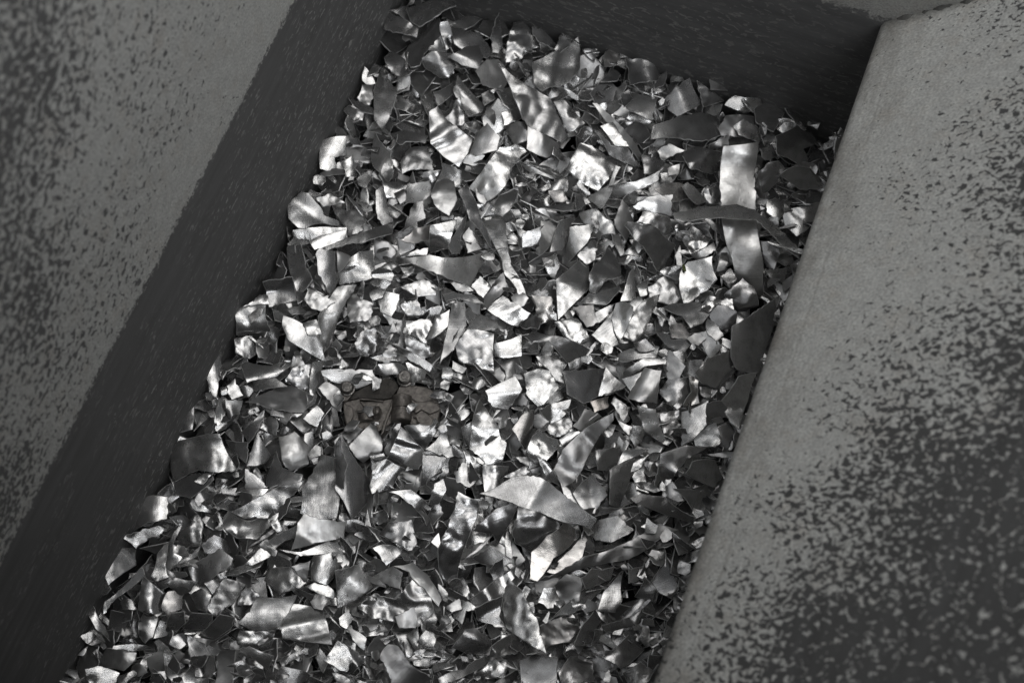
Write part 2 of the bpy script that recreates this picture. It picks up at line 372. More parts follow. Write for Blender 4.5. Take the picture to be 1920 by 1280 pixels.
def relief(P, poly, kind, t, phi, beta, seed, rs):
    """height of the sheet over its base plane, in pixels of the photo; P in pixels"""
    c = poly.mean(0); a = R(phi); dx = np.array([math.cos(a), math.sin(a)])
    s = (P - c) @ dx; q = (P - c) @ np.array([-dx[1], dx[0]])
    sp = (poly - c) @ dx; s0, s1 = sp.min(), sp.max(); Ln = max(s1 - s0, 6)
    S = np.linspace(s0 - 4, s1 + 4, 160); x = (S - (s0 + s1) / 2) / Ln
    tilt = t + beta * x
    if kind == 'f': tilt = t - beta / 2 + beta / (1 + np.exp(-x * 26)) + 6 * x
    if kind == 'r': k1, k2 = 1.6 + rs.random(), 3.2 + rs.random() * 1.5; o1, o2 = rs.random() * 6, rs.random() * 6; tilt = t + beta * x + 15 * np.sin(x * 2 * math.pi * k1 + o1) + 9 * np.sin(x * 2 * math.pi * k2 + o2)
    if kind == 'v': tilt = t + beta * x + 10 * np.sin(x * 2 * math.pi * 2.3 + 1.2) + 3 * np.sin(x * 31)
    tilt = np.clip(tilt, -66, 66)
    Z = np.concatenate([[0], np.cumsum(-np.tan(np.radians((tilt[1:] + tilt[:-1]) / 2)) * np.diff(S))])
    Z -= np.interp((s0 + s1) / 2, S, Z)
    if kind in 'rv': s = s + vnoise(P, 40, seed + 21) * Ln * .05 + q * .06 * rs.normal()
    z = np.interp(s, S, Z)
    sz = math.sqrt(abs(np.sum(poly[:, 0] * np.roll(poly[:, 1], -1) - np.roll(poly[:, 0], -1) * poly[:, 1])) / 2)
    z = z + q * s / Ln * rs.normal() * .10                              # a little twist
    wl = max(22, sz * .55)
    z = z + vnoise(P, wl, seed) * wl * .03
    # sharp folds: the sheet bends along random lines, plus a few pressed-in dents
    zf = np.zeros(len(P))
    nf = rs.poisson(1.5 + sz / 45) if kind not in 'w' else 0
    for _ in range(min(nf, 5)):
        c0 = poly.min(0) + rs.random(2) * np.ptp(poly, 0); an = rs.random() * 6.283; dn = np.array([math.cos(an), math.sin(an)])
        dd = (P - c0) @ dn; w_ = rs.choice([1.5, 4, 9]); k = math.tan(R(float(np.clip(rs.normal() * 13, -30, 30))))
        zf = zf + k * (np.sqrt(dd * dd + w_ * w_) - w_) * .55
    for _ in range(rs.poisson(.8)):
        c0 = poly.min(0) + rs.random(2) * np.ptp(poly, 0); an = rs.random() * 6.283; e = np.array([math.cos(an), math.sin(an)])
        u_ = (P - c0) @ e; v_ = (P - c0) @ np.array([-e[1], e[0]]); l1 = sz * (.15 + .3 * rs.random()); l2 = 4 + 5 * rs.random()
        zf = zf + rs.normal() * 2.2 * np.exp(-(u_ / l1) ** 2 - (v_ / l2) ** 2)
    Ap = np.column_stack([np.ones(len(P)), P - c]); z = z + zf - Ap @ np.linalg.lstsq(Ap, zf, rcond=None)[0]
    if kind == 'c':
        z = z + (np.abs(vnoise(P, wl * .62, seed + 3)) * .17 + np.abs(vnoise(P, wl * .33, seed + 5)) * .05) * wl
    else:
        cr = np.abs(vnoise(P, wl * .8, seed + 9)); z = z + cr * wl * (.02 + .11 * rs.random() ** 2) + np.abs(vnoise(P, wl * .4, seed + 31)) * wl * .05 * rs.random() ** 2
    z = z - .12 * np.clip(1 - edge_dist(P, poly_dense(poly)) / 2.0, 0, 1)
    return z
def poly_dense(poly): return poly
def flare(top, bot, be, Tn, w=.0006):
    bot = bot.copy(); acc = np.zeros_like(top)
    for a_, b_ in be:
        d = top[b_] - top[a_]; o = np.array((d[1], -d[0], 0.)); l = math.hypot(o[0], o[1])
        if l > 1e-9: acc[a_] += o / l; acc[b_] += o / l
    l = np.linalg.norm(acc, axis=1); k = l > 1e-6
    bot[k] += acc[k] / l[k][:, None] * w
    return bot
def make_piece(poly, kind, t, phi, beta, seed, step=6, thick=.0011, z_fixed=None, push=True, cap=.030):
    rs = np.random.default_rng(seed)
    P, T = tri_poly(poly, step, rs)
    hz = relief(P, poly, kind, t, phi, beta, seed % 977, rs)
    base = np.array([onz(u, v, 0.) for u, v in P]); slope = -(base[:, 0] * HALF.x + base[:, 1] * HALF.y) / HALF.z
    dz = hz * MPP + slope; dz -= dz.mean()
    gi = np.clip((P[:, 1] / CELL).astype(int) + GO, 0, GH - 1); gj = np.clip((P[:, 0] / CELL).astype(int) + GO, 0, GW - 1)
    z0 = z_fixed
    if z0 is None:
        need = H[gi, gj] - dz; z0 = float(np.percentile(need, 93 if cap < .04 else 98.5)) + .0012
        z0 = min(z0, float(np.median(H[gi, gj])) + cap)
    z = z0 + dz
    # rasterise coverage
    lo = np.floor(poly.min(0) / CELL).astype(int); hi = np.ceil(poly.max(0) / CELL).astype(int)
    jj, ii = np.meshgrid(np.arange(lo[0], hi[0] + 1), np.arange(lo[1], hi[1] + 1)); C = np.stack([jj.ravel() * CELL + 2, ii.ravel() * CELL + 2], 1).astype(float)
    C = C[inside(C, poly)]
    if push and len(C):
        d2 = ((C[:, None, :] - P[None, :, :]) ** 2).sum(2).argmin(1)
        a, b = np.clip((C[:, 1] // CELL).astype(int) + GO, 0, GH - 1), np.clip((C[:, 0] // CELL).astype(int) + GO, 0, GW - 1)
        H[a, b] = np.maximum(H[a, b], z[d2] + thick); COVER[a, b] = True
    top = np.array([onz(u, v, zz) for (u, v), zz in zip(P, z)])
    # normals for the thickness
    nrm = np.zeros_like(top); Tn = np.array(T); fn = np.cross(top[Tn[:, 1]] - top[Tn[:, 0]], top[Tn[:, 2]] - top[Tn[:, 0]])
    flip = fn[:, 2].sum() < 0
    if flip: Tn = Tn[:, ::-1]; fn = -fn
    for k in range(3): np.add.at(nrm, Tn[:, k], fn)
    nrm /= np.maximum(np.linalg.norm(nrm, axis=1), 1e-12)[:, None]
    bot = top - nrm * thick; n = len(top)
    be = boundary_edges([tuple(x) for x in Tn])
    bot = flare(top, bot, be, Tn)
    V = np.vstack([top, bot]); Fc = [tuple(x) for x in Tn] + [tuple(x[::-1] + n) for x in Tn] + [(b_, a_, a_ + n, b_ + n) for a_, b_ in be]
    a = R(phi); dx = np.array([math.cos(a), math.sin(a)]); c = poly.mean(0)
    lco = np.stack([(P - c) @ np.array([-dx[1], dx[0]]) * MPP, (P - c) @ dx * MPP, np.full(n, seed * .37)], 1); lco = np.vstack([lco, lco])
    return V, Fc, lco
def fin_mesh(name, V, Fc, lco, rnd, warm, brush, mat):
    me = bpy.data.meshes.new(name); me.from_pydata(V.tolist(), [], Fc); me.materials.append(mat); me.materials.append(CUT)
    me.polygons.foreach_set('material_index', [1 if len(f) == 4 else 0 for f in Fc])
    me.attributes.new('lco', 'FLOAT_VECTOR', 'POINT').data.foreach_set('vector', np.asarray(lco, np.float32).ravel())
    for nm, val in (('rnd', rnd), ('warm', warm), ('brush', brush)):
        arr = np.full(len(V), val, np.float32) if np.isscalar(val) else np.asarray(val, np.float32)
        me.attributes.new(nm, 'FLOAT', 'POINT').data.foreach_set('value', arr)
    me.polygons.foreach_set('use_smooth', [True] * len(me.polygons)); me.update()
    me.set_sharp_from_angle(angle=R(48))
    return me

CROPS = {'A': (600, 0, 3.764), 'B': (1080, 0, 3.048), 'C': (450, 340, 3.491), 'D': (980, 340, 3.491), 'E': (300, 640, 3.491), 'F': (840, 640, 3.491),
         'G': (100, 920, 3.491), 'H': (640, 920, 2.743), 'I': (560, 640, 5.647), 'Z': (0, 0, 1)}
NAMES = {'s': 'metal_shard', 't': 'metal_strip', 'c': 'crumpled_flake', 'r': 'ridged_sheet', 'v': 'wavy_sheet', 'f': 'folded_sheet', 'w': 'metal_wire', 'b': 'brushed_sheet'}
TINT = {'w': (.14, .5), 'p': (.4, .8)}
PIECES = r"""
A s0 26 270 14|dark broad sheet in the far corner where the left wall meets the back wall|610,60 760,10 900,-20 960,40 880,70 700,190 640,150
A s0 22 200 40|dark curled flake touching the left wall near the top of the heap|455,80 580,130 690,200 680,265 560,230 450,205
A s1 9 300 20|small triangular flake at the top beside the left wall, above the dark curled flake|490,72 622,30 632,155
A t0 24 225 25|long dark curved strip below the far corner of the bin|840,130 760,190 640,310 598,390 640,475 705,460 735,380 860,240
A s1 14 90 -25|narrow dark petal standing beside the folded triangular flap near the far corner|850,160 900,150 935,260 920,330 890,355 870,280 845,200
A s1 11 0 22|grey sheet with rounded corners leaning above the folded triangular flap|930,190 1130,230 1160,290 1215,370 1180,410 1000,345 950,310
A s1 5 330 34|folded triangular flap with a pale front face, right of the dull hexagonal plate|900,400 1010,340 1120,310 1150,400 1130,490 1000,460
A s1 15 90 10|dull hexagonal plate with cut corners near the far left corner|720,410 800,350 930,380 960,470 910,550 840,550 740,480
A s1 22 45 8|small dark flap lying on the upper edge of the dull hexagonal plate|765,350 820,285 855,285 895,365
A s1 8 270 30|five sided flake with a pale lower half close to the left wall|455,410 510,360 600,420 640,520 570,545 480,480
A s1 15 0 8|thin upright spike pointing at the back wall|1205,270 1265,90 1290,330 1260,375 1220,370
A c2 3 90 8|bright crumpled triangle just below the back wall|1310,370 1370,160 1430,140 1480,200 1570,320 1490,350 1410,420 1315,440
A s0 22 0 8|dark plate half hidden behind the bright crumpled triangle|1500,190 1560,200 1680,330 1660,350 1540,290
A r2 12 20 46|curved ridged sheet with bright vertical folds under the back wall|1500,440 1640,370 1740,330 1820,260 1835,480 1760,580 1650,610 1570,645 1510,590
A c2 3 0 20|bright crinkled knob on top of the curved ridged sheet|1655,350 1700,245 1770,270 1765,325 1690,375
A s2 12 270 22|pointed grey shard shaped like a spearhead near the left wall|380,640 430,460 500,590 545,650 490,820 430,905 385,840
A s1 4 - 10|small bright sliver left of the spearhead shard|300,570 315,470 390,590 335,600
A c1 6 - 25|crumpled pale flake tucked left of the spearhead shard|262,690 300,600 380,600 375,695 350,745 280,715
A c1 9 - 20|wrinkled grey scrap against the left wall below the spearhead shard tip|165,780 200,740 310,790 300,850 210,860
A s0 24 270 10|dark flat sliver crossing below the spearhead shard toward the left wall|200,690 370,760 380,805 290,785
A t1 24 270 15|dark wide strip lying across below the spearhead shard|455,950 600,918 762,960 740,1012 560,1018
A r2 4 315 16|bright pointed sheet with one long ridge, above the large fluted sheet|940,640 970,530 1160,740 1140,790 1050,820
A r2 4 0 12|small bright fluted plate between the pointed ridged sheet and the large fluted sheet|880,840 970,735 1060,860 1000,885 930,885
A r2 7 60 20|large fluted sheet with parallel bright grooves in the upper left of the heap|770,790 830,750 900,850 1070,980 1030,1100 980,1180 880,1110 780,1010
A s3 7 20 24|large smooth leaf shaped blade in the upper middle of the heap|1250,440 1340,520 1400,560 1620,690 1690,840 1745,970 1700,1000 1620,960 1430,840 1370,690
A s1 17 0 20|grey sheet tucked under the blunt end of the large leaf blade|1100,500 1180,420 1260,420 1330,520 1290,640 1150,600
A s2 7 200 20|pale faceted flake right of the large fluted sheet|1100,950 1180,870 1270,970 1250,1060 1100,1100 1060,1080
A s1 20 180 12|dark squarish flake under the lower edge of the large leaf blade|1310,890 1460,850 1465,990 1370,1022
A s1 12 30 18|grey rounded flake below the tip of the large leaf blade|1465,880 1560,940 1690,1020 1670,1090 1590,1110 1460,1050
A s1 5 0 35|rolled bright flake pressed against the side of the large leaf blade|1280,800 1400,755 1440,830 1300,885
A c1 6 270 30|pale dented plate left of and below the large fluted sheet|570,1140 640,1040 760,1030 800,1200 580,1228
A s2 13 200 20|grey shield shaped flake pointing down, left of the pale dented plate|360,1100 390,930 500,1080 512,1190 455,1245 380,1180
A s1 5 30 36|bright rounded flake against the left wall beside the grey shield flake|0,1000 180,960 190,1090 100,1110 130,1230 0,1190
A s1 5 0 26|bright narrow flake between the shield flake and the rounded flake by the left wall|150,1140 230,1090 260,1250 180,1245
A f2 4 150 22|bright folded sheet with a soft crease in the upper middle of the heap|1150,1200 1270,1040 1380,1020 1460,1070 1340,1220 1290,1330 1180,1420 1050,1330
A c1 6 - 18|bright wrinkled patch right of the tip of the large leaf blade|1650,720 1720,700 1830,830 1870,870 1760,950 1720,900
A s1 23 90 8|dark triangle below the pale dented plate|690,1220 860,1200 790,1340
A s1 21 45 8|dark square plate below the large fluted sheet|830,1290 870,1150 1000,1210 1000,1330
A s1 15 315 22|grey bent flap behind the left edge of the pointed ridged sheet|800,650 930,590 950,650 830,745
A c1 5 - 20|tiny bright crinkled patch between the large leaf blade and the pointed ridged sheet|1140,665 1210,620 1235,695 1160,745
A t1 22 300 10|thin dark sliver standing beside the right edge of the spearhead shard|512,700 540,690 560,800 565,875
B c1 7 - 10|pale beige crusty lump under the back wall ~w|158,330 170,295 210,283 245,300 242,370 165,380
B s1 5 90 12|small bright tab touching the bottom edge of the back wall|255,270 330,268 365,322 250,332
B r1 8 0 26|folded sheet with vertical bright bands below the tab at the back wall|285,335 430,343 490,445 460,462 310,485
B s1 12 300 22|small grey leaf flake left of the folded sheet with vertical bands|130,470 200,390 255,425 235,462
B s2 6 270 28|bright trapezoid with a curved top edge under the back wall|245,590 270,525 460,560 430,690 330,640
B f2 8 160 30|bright pyramid shaped flake with a sharp central crease near the back wall|510,560 650,445 722,590 580,668 525,625
B c1 9 30 36|twisted shiny flake right of the pyramid shaped flake|690,460 760,510 850,575 730,612
B s1 20 330 22|long dark plate below the pyramid shaped flake|590,660 720,640 800,690 832,770 760,802 600,790 430,795 440,720 560,680
B s2 2 90 4|very bright flat square right of the long dark plate, near the back right corner|820,720 860,660 1028,668 1000,775 830,775
B s2 10 45 14|jagged star shaped flake overlapping the very bright flat square|900,720 960,680 1060,740 1050,812 930,770
B s1 24 90 10|dark flake under the back wall above the very bright flat square|850,600 910,545 1050,560 1065,622 960,645
B s2 19 30 10|large dull star shaped plate in the back right corner of the heap|1140,780 1260,720 1350,760 1392,812 1300,850 1332,940 1290,952 1210,900 1150,880
B s1 24 270 8|dark square flake left of the large dull star plate|1020,620 1090,580 1190,640 1130,752 1030,695
B s0 25 - 8|dark plate standing in the gap under the middle of the back wall|760,440 880,465 890,520 770,512
B w2 8 - 30|thin bright bent wire in the back right corner|1165,560 1180,560 1212,620 1260,675 1316,742 1302,744 1240,680 1196,620
B w2 8 - 30|short bright wire beside the right plate below the dull star plate|1388,815 1400,818 1462,930 1450,935
B w2 4 - 30|tiny bright wire loop lying on the dark flake under the back wall|945,570 958,562 980,580 1022,632 1012,641 970,600
B s2 24 90 12|dark rounded plate right of the upper end of the long upright strip|1040,1000 1100,930 1160,920 1197,970 1140,1050 1070,1112
B s1 21 45 18|dark pointed plate beside the right plate below the dull star plate|1165,1000 1250,950 1330,960 1412,1072 1280,1082
B s2 7 315 24|bright five sided flake right of the crossed strips|1090,1150 1140,1130 1237,1150 1140,1272 1090,1212
B s2 7 180 26|bright curved plate against the right plate, beside the crossed strips|1185,1200 1392,1155 1372,1230 1320,1310 1260,1350 1195,1290
B c1 8 - 22|small wrinkled flake between the jagged star flake and the dull star plate|1055,765 1090,740 1162,790 1080,835
B s1 18 - 12|small dark flake left of the dull star plate's lower arm|1055,850 1120,833 1152,892 1080,914
B s1 23 90 10|small dark rectangle lying below the very bright flat square|762,830 872,768 872,832 768,862
B c1 10 - 26|wrinkled melted looking plate left of the upper end of the long upright strip|610,890 640,840 760,850 835,872 790,992 650,962
B s1 13 - 18|small beaked flake left of the wrinkled melted looking plate|465,865 530,820 622,860 525,900 490,912
B s1 1 - 4|tiny white rectangle below the beaked flake|525,960 592,938 588,992 530,1004
B t1 20 45 30|long dark ribbon with a bright torn edge running down from below the trapezoid|95,590 120,590 220,680 290,760 382,900 360,912 270,800 170,690
B s1 5 90 26|small bright plate enclosed by two dark ribbons|140,722 210,698 302,835 222,832
B t1 23 60 15|dark ribbon curving under the small bright enclosed plate|105,740 130,750 200,830 300,850 385,962 280,932 190,882
B s1 20 0 12|dark pointed flake where the dark ribbons end|375,890 512,930 460,982 390,992
B t1 22 100 18|dark sweeping band below the dark ribbons|185,1065 330,1040 480,975 505,952 470,1030 340,1085 200,1132
B s2 17 120 16|dark leaf shaped plate with a straight right end, above the tall dark kite|325,1180 420,1125 552,1112 542,1232 470,1226 400,1210
B s1 12 - 16|beige stained flake above the dark leaf plate ~w|448,1085 500,1050 612,1050 662,1132 560,1152
B s1 23 45 8|dark slanted flake right of the beige stained flake|608,1060 640,1043 752,1150 700,1172
B c1 5 - 14|bright wrinkled flake touching the left edge of the long upright strip|728,1085 822,1040 832,1172 760,1165
B s2 17 200 14|dark wedge hanging from the lower corner of the large bright dented plate|228,945 255,955 215,1050 140,1192 58,1130 190,1055
Z c2 4 120 26|large bright dented plate in the upper middle of the heap|1060,318 1088,268 1104,272 1158,302 1145,330 1122,358 1085,342
Z v2 14 90 12|long upright strip with wavy bright bands, crossed by a narrow dark strip|1357,274 1423,266 1413,330 1416,383 1420,430 1431,495 1431,556 1420,552 1381,523 1364,463 1354,411 1350,345
D t3 12 270 24|narrow dark strip lying across the long upright strip|985,205 1150,165 1400,148 1520,185 1640,265 1812,450 1812,505 1700,420 1530,250 1300,236 1050,268 995,250
C s2 12 0 36|large curved sheet bright at its rounded end, touching the left wall|315,150 400,70 450,80 520,160 560,230 620,250 682,290 560,275 430,310 380,302 320,240
C c2 13 - 22|grey puckered flake at the pointed end of the curved sheet by the left wall|600,150 690,190 760,180 822,260 800,322 710,352 690,300 620,210
C c1 4 - 26|bright wrinkled sliver above the curved sheet by the left wall|500,110 590,78 692,140 600,152 540,168
C s0 15 90 12|grey sheet underneath the curved sheet by the left wall|345,320 560,298 700,300 700,372 500,442 455,400 350,362
C s1 3 30 18|bright tongue under the grey puckered flake|455,390 520,358 700,308 692,372 490,447
C t2 24 270 16|long dark spar slanting below the grey puckered flake|520,440 700,370 900,298 1002,268 992,342 800,402 560,458
C s1 14 0 22|narrow upright grey flake left of the curved petal with the bright tip|890,60 932,30 1002,260 940,292 890,180
C s1 7 315 20|bright triangular flake above the narrow upright grey flake|930,10 1110,-10 1060,92 960,112
C s1 17 - 18|dark grey flake left of the curved petal with the bright tip|1095,20 1240,-5 1262,90 1180,132 1080,138
C s2 8 270 36|curved petal with a bright lower tip|1250,80 1280,10 1330,-20 1400,0 1422,120 1370,225 1300,182
C s2 5 200 16|bright slanted blade below the curved petal|1060,340 1140,140 1200,128 1212,240 1130,292
C t1 22 0 12|long dark strip running down toward the light tapering strip|1430,60 1480,20 1560,180 1620,340 1705,505 1640,435 1580,332 1500,242
C s1 2 - 8|bright pointed tongue under the folded sheet with a soft crease|1540,20 1600,-30 1702,0 1602,152 1560,122
C t2 8 270 18|light tapering strip running down the middle of the heap|1590,258 1690,233 1742,280 1782,560 1875,755 1830,745 1730,602 1700,482
C s1 17 300 20|grey bent flake right of the bright pointed tongue|1645,190 1700,90 1832,10 1822,60 1750,202 1720,228
C s2 24 90 6|dark rectangle between the slanted blade and the light tapering strip|1245,290 1422,248 1362,442 1245,472
C s1 24 0 8|dark narrow flake right of the dark rectangle|1360,430 1440,290 1482,218 1440,472 1390,472
C s2 3 0 22|bright little plate left of the light tapering strip|1460,350 1500,298 1552,400 1582,440 1490,468
C s1 16 - 20|brownish grey flake left of the dark rectangle ~w|1055,382 1150,310 1252,280 1242,382 1150,404
C s2 15 20 26|dark leaf shaped flake overlapping a bright plate, in the left of the heap|495,480 520,438 640,458 642,600 600,752 510,592
C s1 5 90 30|bright bent plate right of the dark leaf flake in the left of the heap|640,580 700,510 780,460 872,448 892,612 840,642 650,674
C s1 22 0 8|small dark triangle between the dark leaf flake and the bright bent plate|635,455 722,490 650,592 640,540
C t1 23 200 10|dark upright flake near the left wall, left of the dark leaf flake|310,420 392,398 432,560 472,642 380,752 350,642
C s1 22 90 10|dark square sheet near the left wall above the bright curved fin|150,660 342,628 374,782 190,822
C c2 1 90 6|white crusty crumple below the dark leaf flake|420,770 450,700 530,740 622,790 540,848 470,832
C s1 20 30 24|large dark curved blade below the white crusty crumple|515,880 640,690 762,678 700,772 640,902 592,1062 540,1124 520,1000
C s2 15 90 16|grey folded square at the left wall with a bright top corner|-40,840 60,800 170,770 202,980 80,1000 -20,1005
C s2 4 270 26|bright bent strip along the top of the grey folded square at the left wall|20,820 130,740 182,748 194,805 70,815
C s1 10 0 22|pale flake at the left wall below the grey folded square|-40,1030 80,1010 102,1132 60,1160 -30,1120
C s2 10 35 30|bright curved fin with a grey pointed lower end, near the left wall|285,880 370,910 440,950 490,1000 540,1070 572,1188 440,1112 320,1042 283,960
C s2 8 270 12|small pale facet lying on the bright curved fin|410,925 500,903 532,1000 445,1003
C c2 5 - 26|bright dented flake right of the large dark curved blade|700,790 730,720 790,770 872,800 850,902 720,924
C s2 5 200 14|bright five sided flake directly left of the crinkled bright patch below the dented triangle|890,760 920,718 1042,740 1042,802 990,884 920,852
C c1 3 - 18|crinkled bright patch below the large dented triangle|1050,690 1200,638 1272,680 1282,742 1170,754 1100,722
C c1 8 - 20|grey dented flake below the crinkled bright patch|1050,812 1160,768 1204,872 1100,884
C f2 6 10 26|large dented triangle pointing left, in the middle of the heap|1045,500 1240,480 1592,468 1602,512 1512,692 1420,652 1230,582
C s1 3 - 8|tiny bright chip below the tip of the large dented triangle|1050,560 1132,556 1112,604 1078,604
C s1 5 - 10|bright sliver above the tip of the large dented triangle|1110,470 1232,436 1222,480 1050,494
C t1 23 270 18|dark sliver below the blunt end of the large dented triangle|1310,680 1420,730 1530,740 1602,802 1430,762 1350,782
C s2 5 - 12|small bright bluish flake right of the large dented triangle|1515,690 1570,620 1642,690 1592,762
C s1 12 200 16|grey triangular flake beside the foot of the light tapering strip|1600,762 1722,598 1752,692 1680,762 1620,834
C f2 5 60 24|bright folded pouch with a curled corner, below the foot of the light tapering strip|1620,840 1722,748 1832,810 1902,862 1820,952 1730,912
C t2 9 270 10|pale bluish blade standing left of the bright white square|1390,800 1472,788 1482,940 1400,1102 1308,1195 1340,1040
C s2 2 135 12|bright white square in the very middle of the heap|1410,1080 1490,968 1662,1000 1662,1244 1520,1202 1430,1172
C s2 4 90 22|small bright curved flake right of the bright white square|1665,1060 1842,1000 1842,1142 1760,1154 1668,1144
C c1 3 - 12|bright rumpled plate left of the pale bluish blade|1070,922 1242,898 1264,940 1222,1064 1090,992
C s1 4 200 24|bright twisted flake between the rumpled plate and the pale bluish blade|1285,882 1372,838 1374,932 1262,1024 1208,1034
C s1 23 270 10|dark flake above the bright white square|1490,962 1560,868 1682,920 1704,962 1600,974
C t1 14 0 14|grey upright sliver in front of the bright rumpled plate|1000,1124 1060,980 1080,858 1084,1052 1062,1134
C c1 14 - 24|grey dented flake below the bright rumpled plate|1080,1010 1242,1080 1254,1132 1170,1174 1090,1112
C t1 23 60 12|long dark strip slanting down right above the brown casting|930,1040 1080,1100 1262,1205 1245,1245 1040,1115
C c1 16 - 22|dark dented cup shaped flake above the brown casting|750,1060 800,980 882,958 904,1032 870,1134 790,1144
I s2 1 90 6|small pure white plate on the upper edge of the brown casting|805,345 812,290 845,242 1060,225 1162,300 1168,330 1050,345 930,358
I s1 13 90 16|grey jaw shaped plate with a bright upper rim, upper left of the brown casting|240,310 500,300 780,300 812,422 610,504 500,460 380,432 258,362
I s2 5 - 10|bright pointed plate left of the brown casting|210,490 290,425 400,480 462,520 450,740 340,650
I s1 14 0 10|small grey rectangle right of the small pure white plate|1135,225 1160,222 1352,300 1340,452 1190,420
D s2 22 45 12|tall dark kite shaped plate in the right middle of the heap|670,290 690,263 870,300 905,340 1004,420 905,594 880,584 800,440
D c2 7 - 22|grey puckered plate right of the tall dark kite|1040,380 1112,288 1234,370 1202,424 1100,474
D s2 8 120 45|curled bright roll below the grey puckered plate|1100,482 1252,398 1264,452 1150,519
D s1 12 - 12|small grey triangle left of the grey puckered plate|1000,290 1104,268 1010,374
D c1 18 - 18|dark dented flake behind the top of the tall dark kite|740,272 790,198 962,240 984,332 930,354 860,290
D s1 4 - 22|small bright twisted chip left of the tall dark kite|660,474 720,418 806,460 760,494
D t1 18 - 30|very thin dark strip with a bright edge left of the tall dark kite|520,150 536,150 606,300 666,478 640,486 580,322
D f2 9 310 26|pale kite shaped plate with a bright lower facet, right of the bright folded pouch|220,640 400,488 432,550 438,692 300,832 233,906
D s2 20 315 20|large dark plate right of the pale kite shaped plate|440,600 540,470 570,408 642,560 642,622 540,652 480,734 440,722
D s1 23 270 18|dark curled scrap under the large dark plate|375,795 560,650 644,700 545,806
D s2 13 135 18|leaf shaped grey flake with a pointed top right corner, above the pale kite|285,440 310,300 472,283 422,400 300,524
D s1 15 315 16|grey upright flake left of the leaf shaped grey flake|108,484 120,258 247,258 190,402 130,474
D s1 19 0 18|dark folded flake between two upright grey leaf flakes|178,462 240,260 342,238 282,402 260,444
D c1 17 - 18|square plate with stamped texture above the leaf shaped grey flake|370,212 480,178 582,260 604,342 500,354 390,262
D c1 10 - 20|bluish puckered flake right of the leaf shaped grey flake|358,484 430,380 492,358 472,512 420,544
D s1 20 - 10|dark flake left of the upright grey flake|0,340 122,298 117,412 0,434
D s1 22 270 12|dark oblong flake above the stamped square plate|118,172 360,128 384,182 260,194
D s1 5 - 12|pale beige flake below the large bright dented plate ~w|168,62 272,48 294,122 210,134
D s1 20 0 24|dark curved flake left of the dented flake behind the kite|600,252 650,118 724,260 682,394 620,312
D s1 9 0 12|grey spike rising above the tongue with the melted plate|640,784 700,600 732,558 744,784
D s1 11 - 10|small blade left of the bright star crumple|748,684 824,638 814,742 770,754
D c2 3 - 18|bright star shaped crumple in the right middle of the heap|820,692 930,618 1054,742 990,814 840,772
D s2 12 135 18|grey plate with spatter marks right of the bright star crumple|1030,600 1080,528 1242,488 1254,600 1274,642 1200,722 1060,814 1028,700
D s2 18 120 36|dark arched flake near the right plate, below the long upright strip|1320,742 1440,633 1512,690 1544,812 1400,854
D c2 4 - 26|bright crumpled flake left of the dark arched flake|1168,834 1220,748 1290,770 1372,768 1384,842 1280,802 1220,854
D s1 17 - 12|dull flake below the dark arched flake|1218,872 1290,798 1404,860 1392,962 1290,974
Z s2 17 0 26|large smooth dark panel standing against the right plate|1373,612 1453,560 1456,598 1422,697 1380,690 1371,668
D s2 21 - 22|dark winged flake right of the melted plate|918,822 1050,798 1160,788 1224,870 1180,924 1100,958 1050,882
D s2 16 180 12|dark rounded tongue left of the melted plate|580,900 610,798 660,783 722,820 702,962 690,1054 640,1054
D c2 4 - 26|bright melted plate lying on the dark rounded tongue|655,1012 720,880 780,788 902,738 852,842 802,972 740,1054
D s1 1 - 6|bright white sliver left of the dark rounded tongue|413,893 602,798 560,872 500,924
D s1 14 - 6|dull olive flake below the pale kite ~w|328,822 462,808 494,922 420,954 380,902
D c2 2 - 16|bright cloth like crumple below the dull olive flake|208,922 360,898 444,1032 370,1074 270,1012
D f2 17 60 16|grey folded wing below the bright cloth like crumple|10,1012 80,978 220,1010 444,1102 392,1184 290,1184 170,1042 60,1054
D s1 3 - 14|bright flake under the dark rounded tongue|453,1004 592,848 634,1062 560,1084
D s1 14 270 14|grey sheet below the dark rounded tongue|638,1122 800,1068 894,1082 872,1154 700,1174 638,1174
D s2 13 - 26|grey shell shaped flake with a bright rim left of the large dark panel|1208,900 1260,928 1314,1010 1272,1044 1208,992
D s1 23 - 12|dark slanted flake below the grey shell flake|1138,992 1222,968 1304,1082 1220,1174
D s1 21 - 14|dark pointed flake below the dark winged flake|878,988 1000,1010 1114,1042 1060,1114 930,1062
D s1 10 - 10|beige flake under the dark winged flake ~w|968,942 1070,928 1094,1032 980,1024
D s1 20 135 40|dark shiny bowl shaped flake near the right plate beside the upright strip|1558,390 1660,398 1684,472 1640,594 1570,512
D s1 12 - 16|bluish flake against the right plate below the bowl shaped flake|1588,582 1742,558 1704,664 1640,644
D s1 4 - 10|bright bluish flake beside the foot of the long upright strip|1298,622 1360,568 1404,642 1350,674
D s1 4 - 10|tiny bright tooth left of the spattered grey plate|998,484 1030,418 1044,552 1010,544
D c1 11 - 20|beige dented flake left of the bright cloth like crumple ~w|58,742 190,758 214,902 120,934
E v2 15 180 46|large curved sheet with two bright ridges at its right end, by the left wall|50,700 120,650 250,620 390,605 512,842 340,852 300,842 250,838 190,862 80,922
E s1 27 200 15|dark sheet hanging below the curved sheet with two ridges|80,922 190,866 330,856 352,902 200,1022 100,1002
E c1 8 - 20|small crumpled flake under the curved sheet with two ridges|225,914 280,866 352,854 280,934
E s2 9 0 36|tall leaf standing against the left wall with a bright left half|280,112 310,55 402,60 392,200 352,424 320,282
E s2 4 - 8|small bright tooth beside the tall leaf at the left wall|438,292 490,243 544,352 470,379
